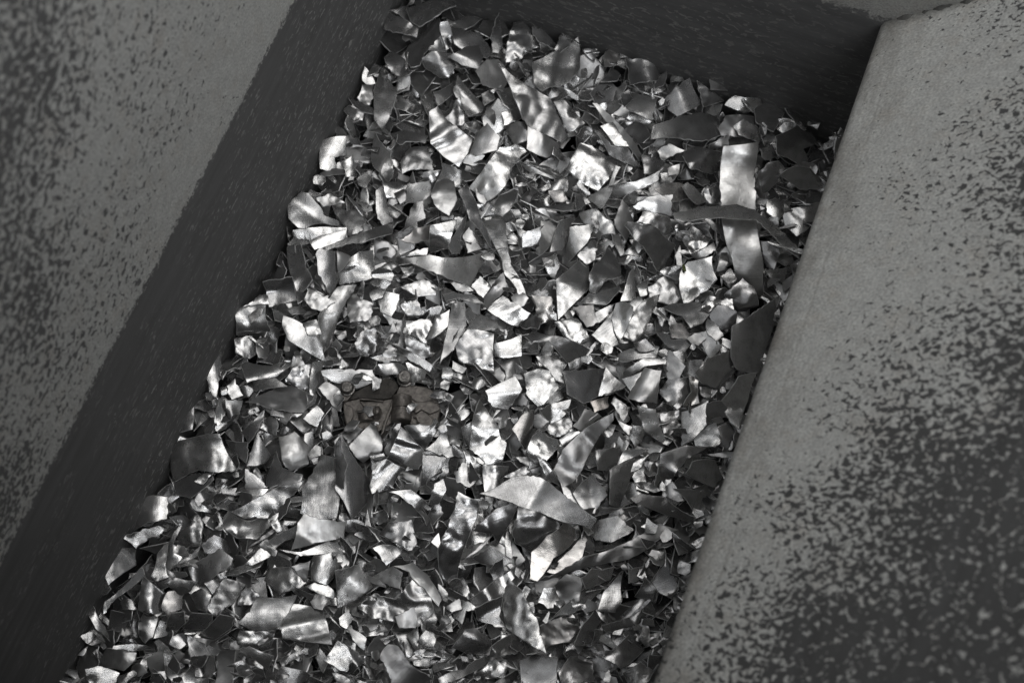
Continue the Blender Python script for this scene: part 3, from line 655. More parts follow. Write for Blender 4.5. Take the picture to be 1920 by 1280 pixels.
E s1 22 270 18|dark saddle shaped flake right of the tall leaf at the left wall|530,152 560,128 720,160 882,138 760,234 570,269
E c1 6 90 30|bright cracked flake above the dark wide wing|820,262 880,168 982,148 984,302 950,334 870,292
E t1 23 0 10|dark upright strip left of the jaw shaped plate|978,304 1000,138 1082,128 1042,262 1000,374
E s1 16 - 12|grey flat flake on the dark wide wing|618,252 740,238 834,292 618,324
E s2 21 270 18|dark wide wing left of the brown casting|558,394 700,330 840,288 1004,362 940,464 800,444 640,399
E c1 4 - 20|bright puckered flake under the right end of the dark wide wing|798,434 900,398 964,430 900,494 850,484
E s1 4 - 12|bright cube faced flake left of the bright pointed plate|938,504 1030,418 1074,470 1030,559
E s1 17 - 20|dark rounded flake above the spoon shaped flake|678,512 740,478 774,540 760,614 700,594
E s2 6 0 40|bluish spoon shaped flake below the dark wide wing|778,624 880,588 974,680 972,802 850,849 800,782
E f1 9 0 24|creased grey pyramid left of the spoon shaped flake|568,814 640,598 724,742 690,794
E s1 13 - 16|rough dull flake below the spoon shaped flake|698,884 760,718 800,830 934,870 922,934 760,954 698,942
E s1 5 - 14|bright triangle left of the rough dull flake|558,834 640,890 704,954 560,964
E f2 5 200 12|bright facet on the edge of the large bright folded sheet|528,972 620,958 764,967 610,1044
E s2 4 100 16|large bright folded sheet below the rough dull flake|468,1114 620,1030 760,958 944,908 872,1002 740,1164 560,1154
E b1 12 270 22|upright sheet with brushed lines and a bright curved lower band|930,962 1060,738 1142,760 1174,962 1154,1154 1080,1164 918,1122
E s1 21 0 22|tall dark plate right of the brushed sheet|1138,652 1190,608 1232,700 1374,902 1354,1052 1260,1164 1210,1062 1150,972
E s2 18 180 20|narrow dark leaf overlapping the tall dark plate|1138,684 1180,618 1224,802 1204,964 1148,932
E s2 2 110 16|bright box shaped flake below the brown casting|1238,684 1402,518 1454,642 1452,714 1330,794 1270,742
E s1 18 - 14|grey flake touching the upper left side of the bright box flake|1198,614 1300,538 1334,560 1230,664
E r2 5 110 16|bright square plate with two folds, below the brown casting|1478,784 1580,558 1734,722 1690,834
E s2 15 90 10|dark triangular flap lying on the bright square plate with two folds|1598,555 1824,553 1732,719
E s1 5 - 12|bright flake right of the dark triangular flap|1738,704 1862,558 1904,702 1830,744
E r2 9 45 26|fluted grey plate below the bright square plate with two folds|1378,934 1420,788 1480,768 1604,832 1520,954 1388,994
E b1 8 - 20|scratched shiny flake right of the fluted grey plate|1698,954 1720,738 1874,762 1830,854 1740,934
E s2 11 45 30|bluish bent plate below the scratched shiny flake|1498,984 1640,968 1754,1062 1690,1114 1600,1034
E s2 10 - 18|small bluish tooth right of the bluish bent plate|1758,1064 1800,928 1852,898 1874,972 1820,1064
E s1 19 - 16|dark grey pointed flake left of the rounded flake above the spoon|528,594 590,538 684,448 650,562 580,664
E t1 20 0 20|dark upright leaf near the left wall above the curved sheet with two ridges|358,504 400,368 434,400 422,534 375,600
E s1 14 - 14|grey hanging flake right of the dark upright leaf near the left wall|428,384 544,388 502,534 450,502
E s1 24 200 24|dark bowed flake against the left wall above the curved sheet with two ridges|68,644 110,560 222,428 212,574 100,604
E s1 18 0 16|dark grey flake right of the spoon shaped flake|948,604 1000,588 1014,702 990,794 950,662
E s1 25 - 12|dark flake behind the right end of the curved sheet with two ridges|428,644 574,660 562,794 500,742
F f2 9 90 20|boxy bent flake right of the brown casting|245,322 440,228 484,312 392,444 290,424
F c2 6 - 26|bright dented pillow shaped flake below the bright white square|495,212 590,178 662,190 724,302 600,434 510,342
F s1 6 - 20|bright flake above the pillow shaped flake|578,97 730,88 758,272 700,252 660,182
F s2 20 315 12|large dark torn plate right of the pillow shaped flake|750,192 880,188 1034,173 984,352 890,404 780,342
F s2 2 - 8|bright white wedge overlapping the right edge of the large dark torn plate|985,357 1032,172 1000,108 1164,292
F t1 14 - 20|grey narrow strip above the pale diamond plate|1148,204 1280,108 1424,113 1424,147 1290,162 1160,234
F s1 12 - 14|grey flake left of the pale diamond plate|1138,244 1292,188 1294,252 1200,334
F s2 7 200 14|pale diamond plate with a dark lower corner, right of the bright white wedge|1168,374 1290,168 1397,190 1367,404
F s2 21 - 10|dark oval flake in the right of the heap|1428,232 1436,70 1452,58 1554,162 1480,289
F c2 9 - 26|heart shaped dented flake below the dark oval flake|1378,332 1440,248 1582,228 1594,322 1500,444
F s1 12 - 14|beige edged flake right of the heart shaped flake ~w|1578,222 1642,250 1644,402 1540,424 1594,332
F s2 17 - 36|round dark polished flake near the right plate|1618,202 1700,108 1852,58 1874,202 1760,314 1660,272
F s1 4 - 10|bright flake under the round dark polished flake|1648,292 1737,300 1722,394 1660,352
Z s2 4 120 12|bright triangular plate wedged against the right plate|1350,754 1385,706 1420,698 1402,750 1385,804 1368,790
F s2 19 - 12|dark smooth flake below the heart shaped flake|1528,462 1702,388 1692,542 1600,644 1528,684
F c1 4 - 12|bright torn flake left of the dark smooth flake|1388,472 1512,448 1502,562 1420,624
F s1 15 - 18|grey dented flake right of the dark smooth flake|1698,402 1790,388 1854,482 1700,544
F s2 20 - 12|dark rounded flake against the lower right plate edge|1608,642 1640,588 1752,528 1794,642 1750,689 1620,684
F c2 3 - 26|bright melted nugget in the right middle of the heap|1068,402 1090,358 1194,430 1150,524
F s1 9 - 22|pinkish copper toned rounded flake left of the melted nugget ~p|928,392 1052,358 1047,432 960,464
F s1 5 - 12|bright flake below the melted nugget|1108,512 1264,570 1190,614 1150,582
F s1 20 - 18|dark grey flake below the pinkish flake|818,554 900,438 1004,490 870,584
F v2 6 75 8|large bright wavy shard pointing up, right of the bright square plate with two folds|143,704 210,378 332,560 342,622 384,662 352,814 260,834 240,782
F s2 11 20 40|warm toned curled flake with a bright rim right of the wavy shard ~w|418,572 490,478 564,448 552,572 500,704
F s1 12 - 12|bluish grey flake below the pillow shaped flake|598,442 804,378 772,472 700,554
F c1 7 - 16|pale ragged flake below the bluish grey flake|628,552 790,478 824,582 700,624
F c2 8 - 30|dented grey flake with a bright hollow left of the horn shaped blade|508,744 600,568 744,652 640,784 560,794
F s1 4 - 12|bright flake behind the horn shaped blade|728,642 800,588 884,578 760,704
F s3 8 130 26|large horn shaped blade, pale at its upper tip and grey below|688,844 750,708 900,568 1080,468 1084,512 1000,602 900,784 830,904 750,954
F s1 17 - 14|dark bladed flake under the left side of the horn shaped blade|588,762 640,778 734,944 650,904
F s2 15 - 8|small grey square plate right of the horn shaped blade|968,712 1117,688 1112,824 983,839
F s1 13 - 16|grey pointed flake right of the small grey square plate|1113,804 1160,708 1304,700 1150,784
F s1 22 - 12|dark triangular plate above the grey pointed flake|1238,418 1360,448 1444,684 1280,574
F s1 18 - 16|dark curved fin below the small grey square plate|1058,842 1254,768 1192,892 1150,1004 1130,1084 1060,1064
F s1 9 - 26|bright edged flake right of the dark curved fin|1208,884 1280,788 1314,992 1230,964
F s2 10 135 32|forked grey sheet with bright edges in the lower right of the heap|1348,964 1390,738 1562,678 1694,690 1560,764 1430,924
F s2 23 - 12|dark elliptical flake at the lower right beside the right plate|1558,862 1600,788 1752,778 1804,872 1740,954 1620,904
F s3 7 250 26|long fish shaped shard lying across the lower middle of the heap|208,994 340,940 440,878 600,888 700,958 850,1068 972,1160 932,1229 800,1192 600,1112 420,1052 300,1014
F s3 11 70 28|smaller fish shaped shard right of the long fish shaped shard|1193,1024 1260,998 1420,1018 1614,1150 1604,1189 1430,1134 1230,1054
F s1 13 - 14|grey angular plate above the right end of the long fish shard|818,994 950,868 1044,1002 960,1124 870,1080
F s2 4 - 16|bright chip below the large wavy shard|38,864 100,788 214,872 140,954 60,924
F f2 7 0 22|creased bright flake right of the bright chip below the wavy shard|228,804 400,818 334,964 240,984
F s1 4 - 12|bright sliver left of the lower end of the wavy shard|28,672 180,758 254,772 230,804 38,744
F c1 5 - 26|bright curled flake above the long fish shard|368,884 500,818 564,872 470,886
F s1 13 - 14|small grey flake left of the wavy shard|88,564 162,518 154,704 108,664
F s1 13 - 20|grey notched flake at the lower right near the smaller fish shard|1478,962 1654,968 1604,1104 1540,1012
F s1 20 - 14|dark flake left of the grey notched flake|1398,964 1470,918 1544,1042 1440,1064
G s1 12 180 40|curved flake with a bright right edge by the left wall in the lower left|500,192 560,60 650,28 747,40 742,182 690,194 600,214 508,264
G s1 21 - 14|dark flake below the curved flake with the bright right edge|448,304 690,228 764,250 540,374 500,334
G s1 24 - 14|dark folded sheet against the lower left wall|343,544 440,368 544,368 542,482 360,614
G s1 22 - 20|dark pointed flake at the foot of the lower left wall|255,654 330,516 374,642 300,700
G t1 23 - 12|long dark strip slanting up from the lower left wall|338,724 560,518 644,468 600,554 420,694 328,804
G s1 25 - 14|dark curved flake in the shaded lower left corner|198,764 240,698 334,882 374,984 280,904
G s2 4 - 16|bright faceted flake in the lower left of the heap|718,504 760,338 800,358 854,420 840,454 760,514
G s2 7 - 18|pale narrow sheet left of the bright faceted flake|638,554 680,418 752,338 732,482 754,562 680,589
G c2 9 - 26|crumpled grey flake above the bright faceted flake|798,284 940,158 984,200 962,364 880,364 840,332
G s1 8 - 22|pale curled flake right of the bright faceted flake|850,444 962,358 934,432 822,474
G s1 16 - 22|grey rounded flake right of the crumpled grey flake|968,352 1050,288 1134,330 1164,402 1040,424 988,402
G s2 10 180 22|grey square plate with a pale right corner in the lower left|888,504 1090,378 1174,440 1162,484 980,624 920,594
G t2 15 300 26|slanting strip with a bluish sheen pointing up right in the lower left|1248,484 1400,328 1604,218 1592,294 1410,434 1300,486
G s1 19 - 26|dark heavy flake under the large bright folded sheet|1108,204 1150,128 1300,168 1434,188 1334,314 1200,304 1128,254
G s2 13 0 24|large grey sheet with a bright left edge below the brushed sheet|1558,384 1600,208 1640,148 1800,188 1924,198 1904,304 1700,344
G t2 8 - 30|looped narrow band with a hooked right end|1478,382 1620,400 1780,338 1852,338 1894,380 1894,464 1830,464 1820,402 1640,419 1520,399
G s2 7 0 40|curved bright strip below the hook of the looped band|1688,584 1700,428 1832,398 1894,502 1790,619
G c1 11 - 22|grey crumpled flake left of the curved bright strip|1378,584 1420,508 1600,518 1654,602 1580,644 1480,674
G s1 13 - 14|grey flake touching the curved bright strip's left side|1558,494 1682,458 1654,614
G c2 5 - 8|pale rough square plate with torn edges in the lower left|1008,764 1120,568 1254,610 1180,734 1060,824
G s1 5 - 12|bright flake behind the pale rough square plate|988,604 1120,528 1134,562 1040,674
G c1 4 - 14|bright ragged flake right of the pale rough square plate|1218,684 1260,628 1354,680 1290,744 1208,744
G s2 6 270 40|large bent plate with a bright middle band in the lower left|1208,864 1330,688 1594,678 1472,904 1300,914
G c2 6 - 34|shiny crumple hanging below the large bent plate|1198,974 1220,913 1454,917 1432,974 1320,1034 1208,1004
G r2 11 260 26|large cornered sheet with a raised rib right of the large bent plate|1508,834 1570,738 1762,778 1794,872 1824,1004 1500,964
G f1 10 0 22|tall faceted flake at the left of the lower heap|553,774 590,558 734,672 712,794 610,804
G s2 8 - 24|pale pointed flake below the tall faceted flake|558,854 600,778 684,832 652,954 600,994 558,934
G s1 12 - 24|warm grey flake right of the tall faceted flake ~w|708,764 750,658 854,658 842,764 760,834
G s1 19 - 12|dark flake right of the pale pointed flake|658,964 700,848 764,882 742,944
G s1 22 - 20|dark bent flake below the warm grey flake|738,924 770,798 854,788 864,864 800,930
G s1 18 - 20|dark fluted flake left of the pale rough square plate|733,604 800,568 944,590 902,654 830,684
G s1 18 - 18|dark faceted flake under the left edge of the pale rough square plate|893,684 970,638 1034,682 1002,794 940,774
G s1 23 - 12|dark flake below the pale rough square plate|838,914 900,798 1044,808 1002,904
G s1 23 - 10|dark broad flake left of the large bent plate|948,944 1090,808 1184,830 1172,884 1020,994
G s1 21 - 10|dark triangle with a bright upper edge near the bottom|878,938 1104,1042 1062,1074 900,1084
G s1 9 - 20|pale rounded flake at the bottom left corner of the heap|208,1164 290,1143 434,1190 402,1280 240,1280
G c1 13 - 24|crumpled grey flake above the pale rounded flake at the bottom left|308,1114 350,1028 544,1058 542,1104 460,1174 330,1154
G s1 23 - 10|dark upright sheet at the bottom left of the heap|1058,1044 1194,1038 1174,1270 1050,1270
G s1 23 - 16|dark bent flake below the shiny crumple|1198,1044 1280,1018 1444,1080 1402,1174
G s2 6 - 30|bright pillowed flake at the bottom, below the large cornered sheet|1768,1104 1860,978 1924,1018 1960,1100 1920,1184 1820,1134
G s1 12 - 34|grey arched flake at the bottom edge of the heap|1458,1204 1500,1148 1640,1178 1684,1204 1600,1280 1480,1280
G s1 5 - 14|bright flake below the curved bright strip|1648,624 1730,588 1834,650 1832,704 1740,674
G s1 10 - 20|pale rounded flake below the dark bent flake in the lower left|758,1000 780,948 850,928 884,990 830,1034
H t2 12 90 22|long upright sheet tapering to a point in the lower middle of the heap|518,252 600,3 702,50 692,142 632,292 590,472 550,512 508,422 498,300
H s2 16 60 26|smooth grey plate below the long fish shaped shard|883,232 915,78 1040,118 1132,148 1102,252 980,324 900,272
H s2 12 300 20|warm grey folded flake right of the smooth grey plate ~w|978,314 1060,228 1150,158 1204,198 1192,264 1090,344 1010,464 968,452
H s1 21 - 20|dark bent strip left of the smooth grey plate|678,204 790,98 870,58 904,80 870,164 800,284 780,222
H s1 5 300 30|bright slanting sliver below the dark bent strip|628,354 790,213 742,274 642,344
H t3 6 80 30|long ribbed blade slanting up right in the lower right of the heap|1008,464 1250,338 1480,258 1640,168 1734,198 1560,304 1400,364 1250,394 1100,444
H s1 11 - 16|brownish plate under the long ribbed blade ~w|1058,414 1110,368 1250,218 1264,250 1230,384 1100,424
H s2 14 - 22|grey leaf flake above the long ribbed blade|1273,212 1330,148 1420,128 1504,200 1390,264 1308,252
H c2 6 - 22|bright crumpled flake left of the long upright sheet|193,222 240,163 360,148 389,262 362,304 280,262
H s1 10 - 24|pale curved flake below the bright crumpled flake|163,292 260,278 334,310 230,384
H s2 18 - 12|smooth dark grey plate left of the large crumpled sheet|-30,410 90,378 164,490 60,574 -20,600
H c2 6 - 30|large crumpled shiny sheet in the lower left middle|88,594 170,528 280,558 390,418 464,562 474,622 380,704 280,674 160,654
H t2 6 - 24|bright bent band behind the large crumpled shiny sheet|268,384 370,368 444,430 524,542 502,594 430,502 350,414
H s1 18 - 14|dark grey flake above the large crumpled shiny sheet|158,444 260,388 314,420 302,504
H r2 5 330 14|bright fluted plate pointing up right in the bottom middle|663,554 790,458 904,378 892,444 830,544 690,594
H s1 7 - 16|bright torn flake below the bright fluted plate|688,604 830,542 812,644 854,704 700,664
H c2 18 200 26|large dark creased flake with a shiny dent in the bottom middle|818,564 860,448 932,520 1004,652 1054,834 980,794 850,704
H s1 14 - 45|curled ring of sheet left of the bright torn flake|578,644 600,558 690,578 714,600 640,614 620,684
H s2 5 - 16|bright notched flake right of the large dark creased flake|1013,572 1040,498 1100,498 1144,602 1060,604
H s1 15 - 16|grey flake right of the bright notched flake|1098,484 1160,428 1234,450 1222,564 1150,594
H s1 19 - 14|dark flake below the long ribbed blade|1238,444 1290,398 1404,388 1384,454 1260,504
H s2 11 270 34|bent strip with a bright lower end below the long ribbed blade|1318,614 1350,518 1454,398 1444,562 1410,624
H s2 22 - 16|dark pointed leaf by the right plate in the lower right|1598,464 1670,348 1734,502 1702,554 1640,524
H s1 14 - 16|bluish flake left of the dark pointed leaf|1478,404 1560,388 1532,454 1478,474
H s1 23 - 14|dark flake under the dark pointed leaf|1508,544 1560,438 1624,502 1602,554
H s1 21 - 14|long dark plate at the bottom right of the heap|1198,794 1250,678 1300,618 1344,662 1280,784
H c1 9 - 20|warm wrinkled flake right of the large dark creased flake ~w|998,704 1130,648 1224,702 1170,774 1040,804
H s1 12 - 30|grey flake with a bright rim at the bottom right|1338,694 1480,648 1514,690 1360,724
H s2 9 - 40|bright cup shaped flake at the bottom right of the heap|1288,834 1400,818 1480,738 1559,812 1440,914 1400,884
H s2 21 - 10|dark square plate at the bottom edge of the heap|918,874 1000,838 1114,860 1104,1000 930,1000
H s1 12 - 30|grey dented plate right of the dark square plate at the bottom edge|1118,934 1180,848 1294,870 1304,974 1140,1000
H s1 9 - 40|bright curled flake at the bottom near the right plate|1448,934 1540,878 1604,922 1560,1000 1480,990
H s2 14 60 40|domed grey flake with a bright rib in the bottom middle|568,804 640,708 720,698 774,772 762,844 640,834
H s1 14 - 20|grey faceted flake right of the domed grey flake|768,804 870,738 904,832 800,844
H s2 13 45 36|arched bluish plate at the bottom edge of the heap|198,854 240,788 290,798 354,892 480,972 420,1000 260,1000
H s1 5 - 14|bright flake left of the arched bluish plate|-10,874 20,788 124,872 60,934 -10,924
H c1 6 - 24|bright wrinkled flake at the bottom edge below the domed flake|698,934 790,858 854,870 842,954 740,964
H t1 18 - 20|long dark strip at the bottom edge, left of the bright wrinkled flake|498,964 630,918 752,848 752,884 640,944 520,1000
H s2 7 - 14|pale facet on the lower edge of the large crumpled shiny sheet|278,644 370,598 394,704 300,704
H s1 5 - 16|bright chip below and left of the large crumpled shiny sheet|38,704 130,758 122,824 58,762
H s1 1 - 8|tiny white chip at the bottom right beside the right plate|1568,742 1640,728 1622,767 1578,769
H s1 12 - 20|grey twisted flake left of the top of the long upright sheet|448,124 500,28 524,112 470,174
H b1 12 - 18|scratched grey flake right of the long upright sheet|678,344 770,288 874,360 820,394 720,374
H s1 4 - 10|narrow bright flake at the left edge of the long upright sheet|462,262 500,216 520,324
"""
def parse():
    out = []
    for ln in PIECES.strip().splitlines():
        h, lab, pts = ln.split('|'); cr, kl, t, phi, beta = h.split(); tint = None
        if ' ~' in lab: lab, tint = lab.split(' ~')
        ox, oy, k = CROPS[cr]; poly = np.array([[float(x) for x in p.split(',')] for p in pts.split()]); poly = poly / k + (ox, oy)
        out.append((int(kl[1]), kl[0], float(t), phi, float(beta), lab, tint, poly))
    order = sorted(range(len(out)), key=lambda i: out[i][0])
    return [out[i] + (i,) for i in order]
# ---- bed of small scrap underneath and in the gaps: nobody could count it
def prototypes(n, rs):
    out = []
    for i in range(n):
        k = rs.choice([3, 4, 5, 6], p=[.2, .42, .25, .13]); asp = rs.choice([1, 1.5, 2.2, 4.5, 8], p=[.28, .3, .22, .12, .08]); ang = np.sort(rs.random(k) * .7 + np.arange(k)) / k * 2 * math.pi
        rad = 30 * (.75 + .55 * rs.random(k)); poly = np.stack([np.cos(ang) * rad * math.sqrt(asp), np.sin(ang) * rad / math.sqrt(asp)], 1) + (960, 640)
        kind = rs.choice(list('ssssfcr')); P, T = tri_poly(poly, 9, rs)
        hz = relief(P, poly, kind, 0, rs.random() * 360, rs.normal() * 24, int(rs.integers(1, 900)), rs); hz -= hz.mean()
        top = np.stack([(P[:, 0] - 960), -(P[:, 1] - 640), hz], 1) * MPP; Tn = np.array(T)
        if np.cross(top[Tn[:, 1]] - top[Tn[:, 0]], top[Tn[:, 2]] - top[Tn[:, 0]])[:, 2].sum() < 0: Tn = Tn[:, ::-1]
        n_ = len(top); be = boundary_edges([tuple(x) for x in Tn]); bot = flare(top, top - (0, 0, .0008), be, Tn)
        F4 = np.array([(b_, a_, a_ + n_, b_ + n_) for a_, b_ in be]); lco = np.vstack([top[:, :2], top[:, :2]])
        out.append((np.vstack([top, bot]), np.vstack([Tn, Tn[:, ::-1] + n_]), F4, lco))
    return out
def rot(yaw, tilt, az):
    return np.array(Matrix.Rotation(az, 3, 'Z') @ Matrix.Rotation(tilt, 3, 'X') @ Matrix.Rotation(yaw - az, 3, 'Z'))
class Heap:
    def __init__(s): s.V, s.F3, s.F4, s.l, s.r, s.n = [], [], [], [], [], 0
    def add(s, proto, loc, M, sc, rnd):
        V, T, Q, l = proto; s.V.append((V * (sc, sc, sc)) @ M.T + loc); s.F3.append(T + s.n); s.F4.append(Q + s.n)
        s.l.append(np.hstack([l, np.full((len(l), 1), rnd * 50)])); s.r.append(np.full(len(V), rnd)); s.n += len(V)
    def build(s, name, label, cat):
        V = np.vstack(s.V); F = np.vstack(s.F3).tolist() + np.vstack(s.F4).tolist()
        o = link_obj(name, fin_mesh(name, V, F, np.vstack(s.l), np.concatenate(s.r), 0., .3, METAL))
        o['label'] = label; o['category'] = cat; o['kind'] = 'stuff'; return o
PROTO = prototypes(48, RNG); heap = Heap()
def in_bin(p):
    q = Vector((p[0], p[1], 0)) - CORNER
    return q.dot(s_n) > .012 and (q.dot(Vector((edir.y, -edir.x, 0)))) > .012 and -q.dot(sdir) < NEAR_D - .02
n = 0
while n < 3000:
    p = CORNER - sdir * (RNG.random() * NEAR_D) + edir * (RNG.random() * .95)
    if not in_bin(p): continue
    n += 1; z = -.075 + .050 * RNG.random()
    M = rot(RNG.random() * 6.3, abs(RNG.normal()) * .55, RNG.random() * 6.3)
    heap.add(PROTO[RNG.integers(len(PROTO))], np.array((p.x, p.y, z)), M, .55 + RNG.random() * .75, RNG.random())
SHEET = parse(); made = []
# ---- the broken casting lies among them: reserve its place
CASTING_PX = np.array([(648, 742), (668, 722), (700, 722), (738, 700), (770, 712), (805, 722), (826, 752), (836, 775), (812, 800), (750, 795), (700, 800), (655, 790)], float)
for lay, kind, t, phi, beta, lab, tint, poly, idx in SHEET:
    rs = np.random.default_rng(1000 + idx)
    ph = rs.random() * 360 if phi == '-' else float(phi)
    t = t if t < 14 else 14 + (t - 14) * .62
    V, Fc, lco = make_piece(poly, kind, t, ph, beta, 1000 + idx, step=5 if np.ptp(poly, 0).max() < 60 else 6, thick=.0009, cap=.030 if lay < 3 else .07)
    nm = NAMES[kind]; warm = TINT.get(tint, (0, 0))[0]
    org = V.mean(0); me = fin_mesh(nm, V - org, Fc, lco, float(rs.random()), warm, 1.0 if kind == 'b' else .35 if rs.random() < .4 else .08, METAL)
    o = link_obj(nm, me); o.location = org; o['label'] = lab; o['category'] = 'metal scrap'; o['group'] = 'shredded metal pieces on the heap'
# ---- crumbs and slivers in what stays uncovered
cnt = 0
for _ in range(3400):
    u, v = RNG.random() * 1560 + 60, RNG.random() * 1330 - 20
    gi, gj = int(v / CELL) + GO, int(u / CELL) + GO
    if COVER[gi, gj] or inside(np.array([[u, v]]), CASTING_PX)[0]: continue
    z = -.034 + RNG.random() * .016; p = onz(u, v, z)
    if not in_bin(p) or u > 1690 - .345 * v: continue
    M = rot(RNG.random() * 6.3, RNG.choice([.10, .34], p=[.25, .75]) + RNG.random() * .36, RNG.random() * 6.3)
    heap.add(PROTO[RNG.integers(len(PROTO))], np.array(p), M, .5 + RNG.random() * .75, RNG.random()); cnt += 1
for _ in range(2300):
    u, v = RNG.random() * 1500 + 100, RNG.random() * 1310 - 10
    gi, gj = int(v / CELL) + GO, int(u / CELL) + GO
    if (COVER[gi, gj] and RNG.random() < .985) or inside(np.array([[u, v]]), CASTING_PX)[0]: continue
    z = -.016 + RNG.random() * .012 if not COVER[gi, gj] else H[gi, gj] + .001; p = onz(u, v, z)
    if not in_bin(p) or u > 1690 - .345 * v: continue
    heap.add(PROTO[RNG.integers(len(PROTO))], np.array(p), rot(RNG.random() * 6.3, RNG.random() ** 1.6 * (.9 if not COVER[gi, gj] else .2), RNG.random() * 6.3), (.22 + RNG.random() * .34), RNG.random()); cnt += 1
for u, v in ((640, 752), (668, 800), (700, 798), (745, 803), (822, 735), (838, 770), (800, 716), (662, 716), (705, 715), (775, 706), (830, 800), (815, 790), (690, 770), (770, 760)):
    heap.add(PROTO[RNG.integers(len(PROTO))], np.array(onz(u + RNG.normal() * 3, v + RNG.normal() * 3, .004)), rot(RNG.random() * 6.3, .1 + RNG.random() * .3, RNG.random() * 6.3), .18 + RNG.random() * .28, RNG.random())
heap.build('small_scrap', 'small shredded aluminium chips filling the gaps under the larger pieces', 'scrap metal')
print('crumbs', cnt, 'verts', heap.n)

# ------------------------------------------------------------------ the broken casting
cast = bpy.data.objects.new('broken_casting', None); COL.objects.link(cast); cz = -.004
cast.location = onz(742, 756, cz); cast['label'] = 'broken brown engine casting with bolts lying half buried among the bright flakes'; cast['category'] = 'casting'
def ipx(x, y): return 560 + x / 5.647, 640 + y / 5.647
def slab(name, pts, z0, z1, mat, bevel=.0012, rough=.0006, crop=True):
    P = [onz(*(ipx(x, y) if crop else (x, y)), z1) for x, y in pts]; n = len(P)
    V = [(p - cast.location) + Vector((noise.noise(p * 300), noise.noise(p * 310 + Vector((3, 0, 0))), 0)) * rough for p in P]
    V = [Vector((v.x, v.y, z1 - cz)) for v in V] + [Vector((v.x, v.y, z0 - cz)) for v in V]
    ar = sum(V[i].x * V[(i + 1) % n].y - V[(i + 1) % n].x * V[i].y for i in range(n))
    top, bot = tuple(range(n)), tuple(range(2 * n - 1, n - 1, -1)); sides = [(i + n, (i + 1) % n + n, (i + 1) % n, i) for i in range(n)]
    Fc = [top, bot] + sides
    if ar < 0: Fc = [f[::-1] for f in Fc]
    me = bpy.data.meshes.new(name); me.from_pydata([tuple(v) for v in V], [], Fc); me.materials.append(mat); me.update()
    o = link_obj(name, me, cast); b = o.modifiers.new('bevel', 'BEVEL'); b.width = bevel; b.segments = 2; b.limit_method = 'ANGLE'
    return o
def rod(name, p0, p1, r0, mat, parent=None, rings=None, seg=20):
    """turned part along p0->p1 (world); rings = [(fraction, radius factor)]"""
    d = (p1 - p0); L_ = d.length; d.normalize(); x = d.orthogonal().normalized(); y = d.cross(x); V, Fc = [], []
    rings = rings or [(0, .86), (.04, 1), (.96, 1), (1, .86)]
    for f, k in rings:
        for i in range(seg):
            t = 2 * math.pi * i / seg; V.append(p0 + d * (L_ * f) + (x * math.cos(t) + y * math.sin(t)) * r0 * k)
    nr = len(rings)
    for j in range(nr - 1):
        for i in range(seg): Fc.append((j * seg + i, j * seg + (i + 1) % seg, (j + 1) * seg + (i + 1) % seg, (j + 1) * seg + i))
    Fc.append(tuple(range(seg - 1, -1, -1))); Fc.append(tuple((nr - 1) * seg + i for i in range(seg)))
    me = bpy.data.meshes.new(name); org = cast.location if parent else p0
    me.from_pydata([tuple(v - org) for v in V], [], Fc); me.materials.append(mat); me.polygons.foreach_set('use_smooth', [len(f) == 4 for f in Fc]); me.update()
    me.set_sharp_from_angle(angle=R(35))
    return link_obj(name, me, parent)
slab('housing', [(470, 640), (640, 600), (900, 620), (1000, 600), (1080, 480), (1200, 470), (1370, 480), (1440, 540), (1480, 640), (1500, 700), (1460, 880), (1250, 920), (1150, 850), (980, 860), (830, 960), (560, 900), (500, 780)], -.030, -.010, CAST)
slab('recess', [(500, 625), (600, 530), (840, 400), (960, 385), (1040, 430), (1060, 490), (980, 600), (880, 612), (640, 598)], -.03, -.013, CASTDARK)
slab('flange', [(455, 560), (500, 470), (560, 500), (600, 520), (520, 620), (470, 640)], -.028, -.007, CAST)
slab('flange', [(1030, 560), (1060, 480), (1200, 462), (1370, 478), (1440, 550), (1475, 650), (1400, 640), (1260, 650), (1190, 600), (1120, 570)], -.02, -.007, CAST)
slab('rib', [(640, 598), (900, 618), (898, 640), (660, 622), (700, 690), (690, 700), (650, 640)], -.02, -.0065, CAST, .0008)
slab('rib', [(690, 690), (820, 700), (820, 716), (690, 708)], -.02, -.006, CAST, .0008)
slab('lug', [(465, 650), (500, 660), (570, 700), (580, 780), (550, 850), (570, 900), (520, 930), (480, 800)], -.03, -.006, CAST)
slab('web', [(990, 590), (1015, 620), (990, 720), (930, 860), (900, 960), (870, 1000), (890, 880), (960, 700)], -.03, -.006, CAST)
slab('bracket', [(1210, 640), (1420, 620), (1505, 700), (1480, 730), (1380, 770), (1300, 720), (1230, 760), (1195, 690)], -.02, -.0055, CAST)
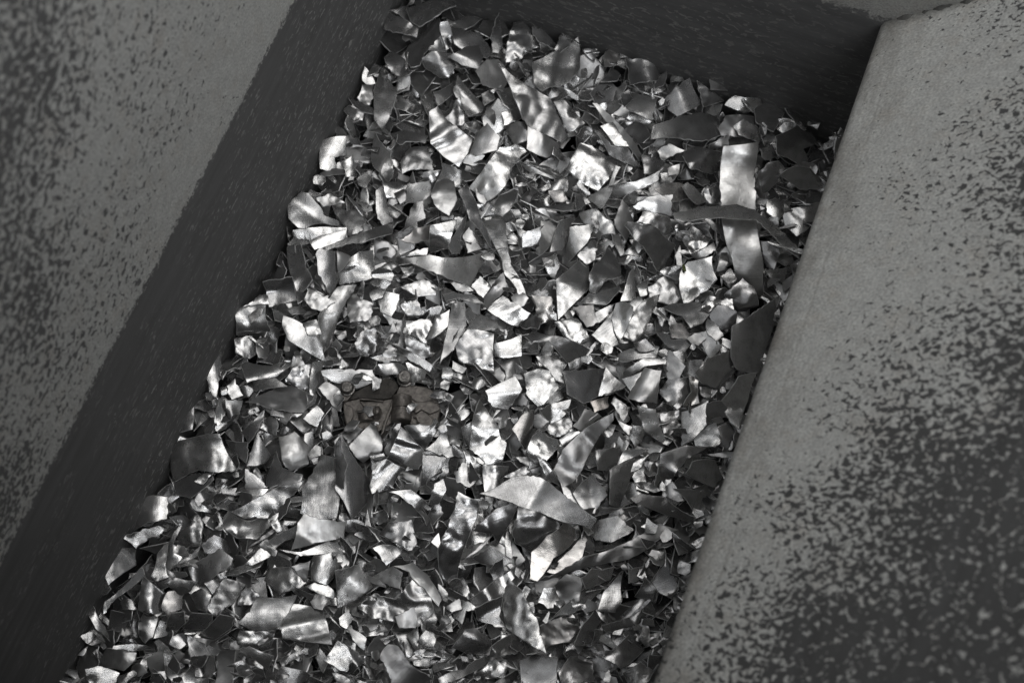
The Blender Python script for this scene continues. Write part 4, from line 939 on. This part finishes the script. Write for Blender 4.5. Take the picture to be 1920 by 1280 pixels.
slab('bracket', [(1205, 800), (1300, 720), (1400, 790), (1470, 850), (1440, 900), (1300, 890), (1255, 850), (1240, 800)], -.02, -.004, CAST, .0016)
P = lambda x, y, z: onz(*ipx(x, y), z)
rod('boss', P(1098, 575, -.006), P(1085, 850, -.006), .0125, CAST, cast, [(0, .8), (.03, .95), (.48, .95), (.5, .86), (.53, .86), (.55, 1), (.96, 1), (1, .9)], 28)
rod('pin', P(620, 745, -.003), P(810, 742, -.003), .0019, BOLT, cast)
rod('bolt', P(800, 748, -.002), P(862, 745, .001), .0075, CAST, cast, [(0, .7), (.2, 1), (.7, 1), (.72, .75), (1, .6)], 18)
rod('stub', P(715, 770, -.008), P(720, 850, -.008), .0095, CAST, cast)
def bolt_up(x, y, z, r):
    b = P(x, y, z); rod('bolt', b - Vector((0, 0, .02)), b + Vector((0, 0, .006)), r, BOLT, cast, [(0, .7), (.6, .7), (.62, 1.15), (.70, 1.15), (.72, .95), (.96, .95), (1, .8)], 22)
    rod('bolt', b + Vector((0, 0, .0058)), b + Vector((0, 0, .0075)), r * .45, BOLT, cast)
bolt_up(1125, 385, -.002, .0088); bolt_up(515, 495, -.002, .0078)

# ------------------------------------------------------------------ leaf crumb on the heap
LEAFM = plain_metal('dry green leaf', (.09, .11, .03), .6, 0)
pts = [(1279, 500), (1281, 495), (1284, 497), (1286, 503), (1287, 509), (1284, 509), (1281, 506)]
zt = float(np.max(H[int(490 / CELL) + GO:int(512 / CELL) + GO, int(1276 / CELL) + GO:int(1290 / CELL) + GO])) + .001
Pw = [onz(u, v, zt + .001 * (i % 2)) for i, (u, v) in enumerate(pts)]; org = sum(Pw, Vector()) / len(Pw)
me = bpy.data.meshes.new('leaf'); me.from_pydata([tuple(p - org) for p in Pw], [], [tuple(range(len(Pw)))]); me.materials.append(LEAFM); me.update()
o = link_obj('leaf', me); o.location = org; s = o.modifiers.new('solid', 'SOLIDIFY'); s.thickness = .0006
o['label'] = 'tiny green leaf fragment lying on the spattered grey plate'; o['category'] = 'leaf'
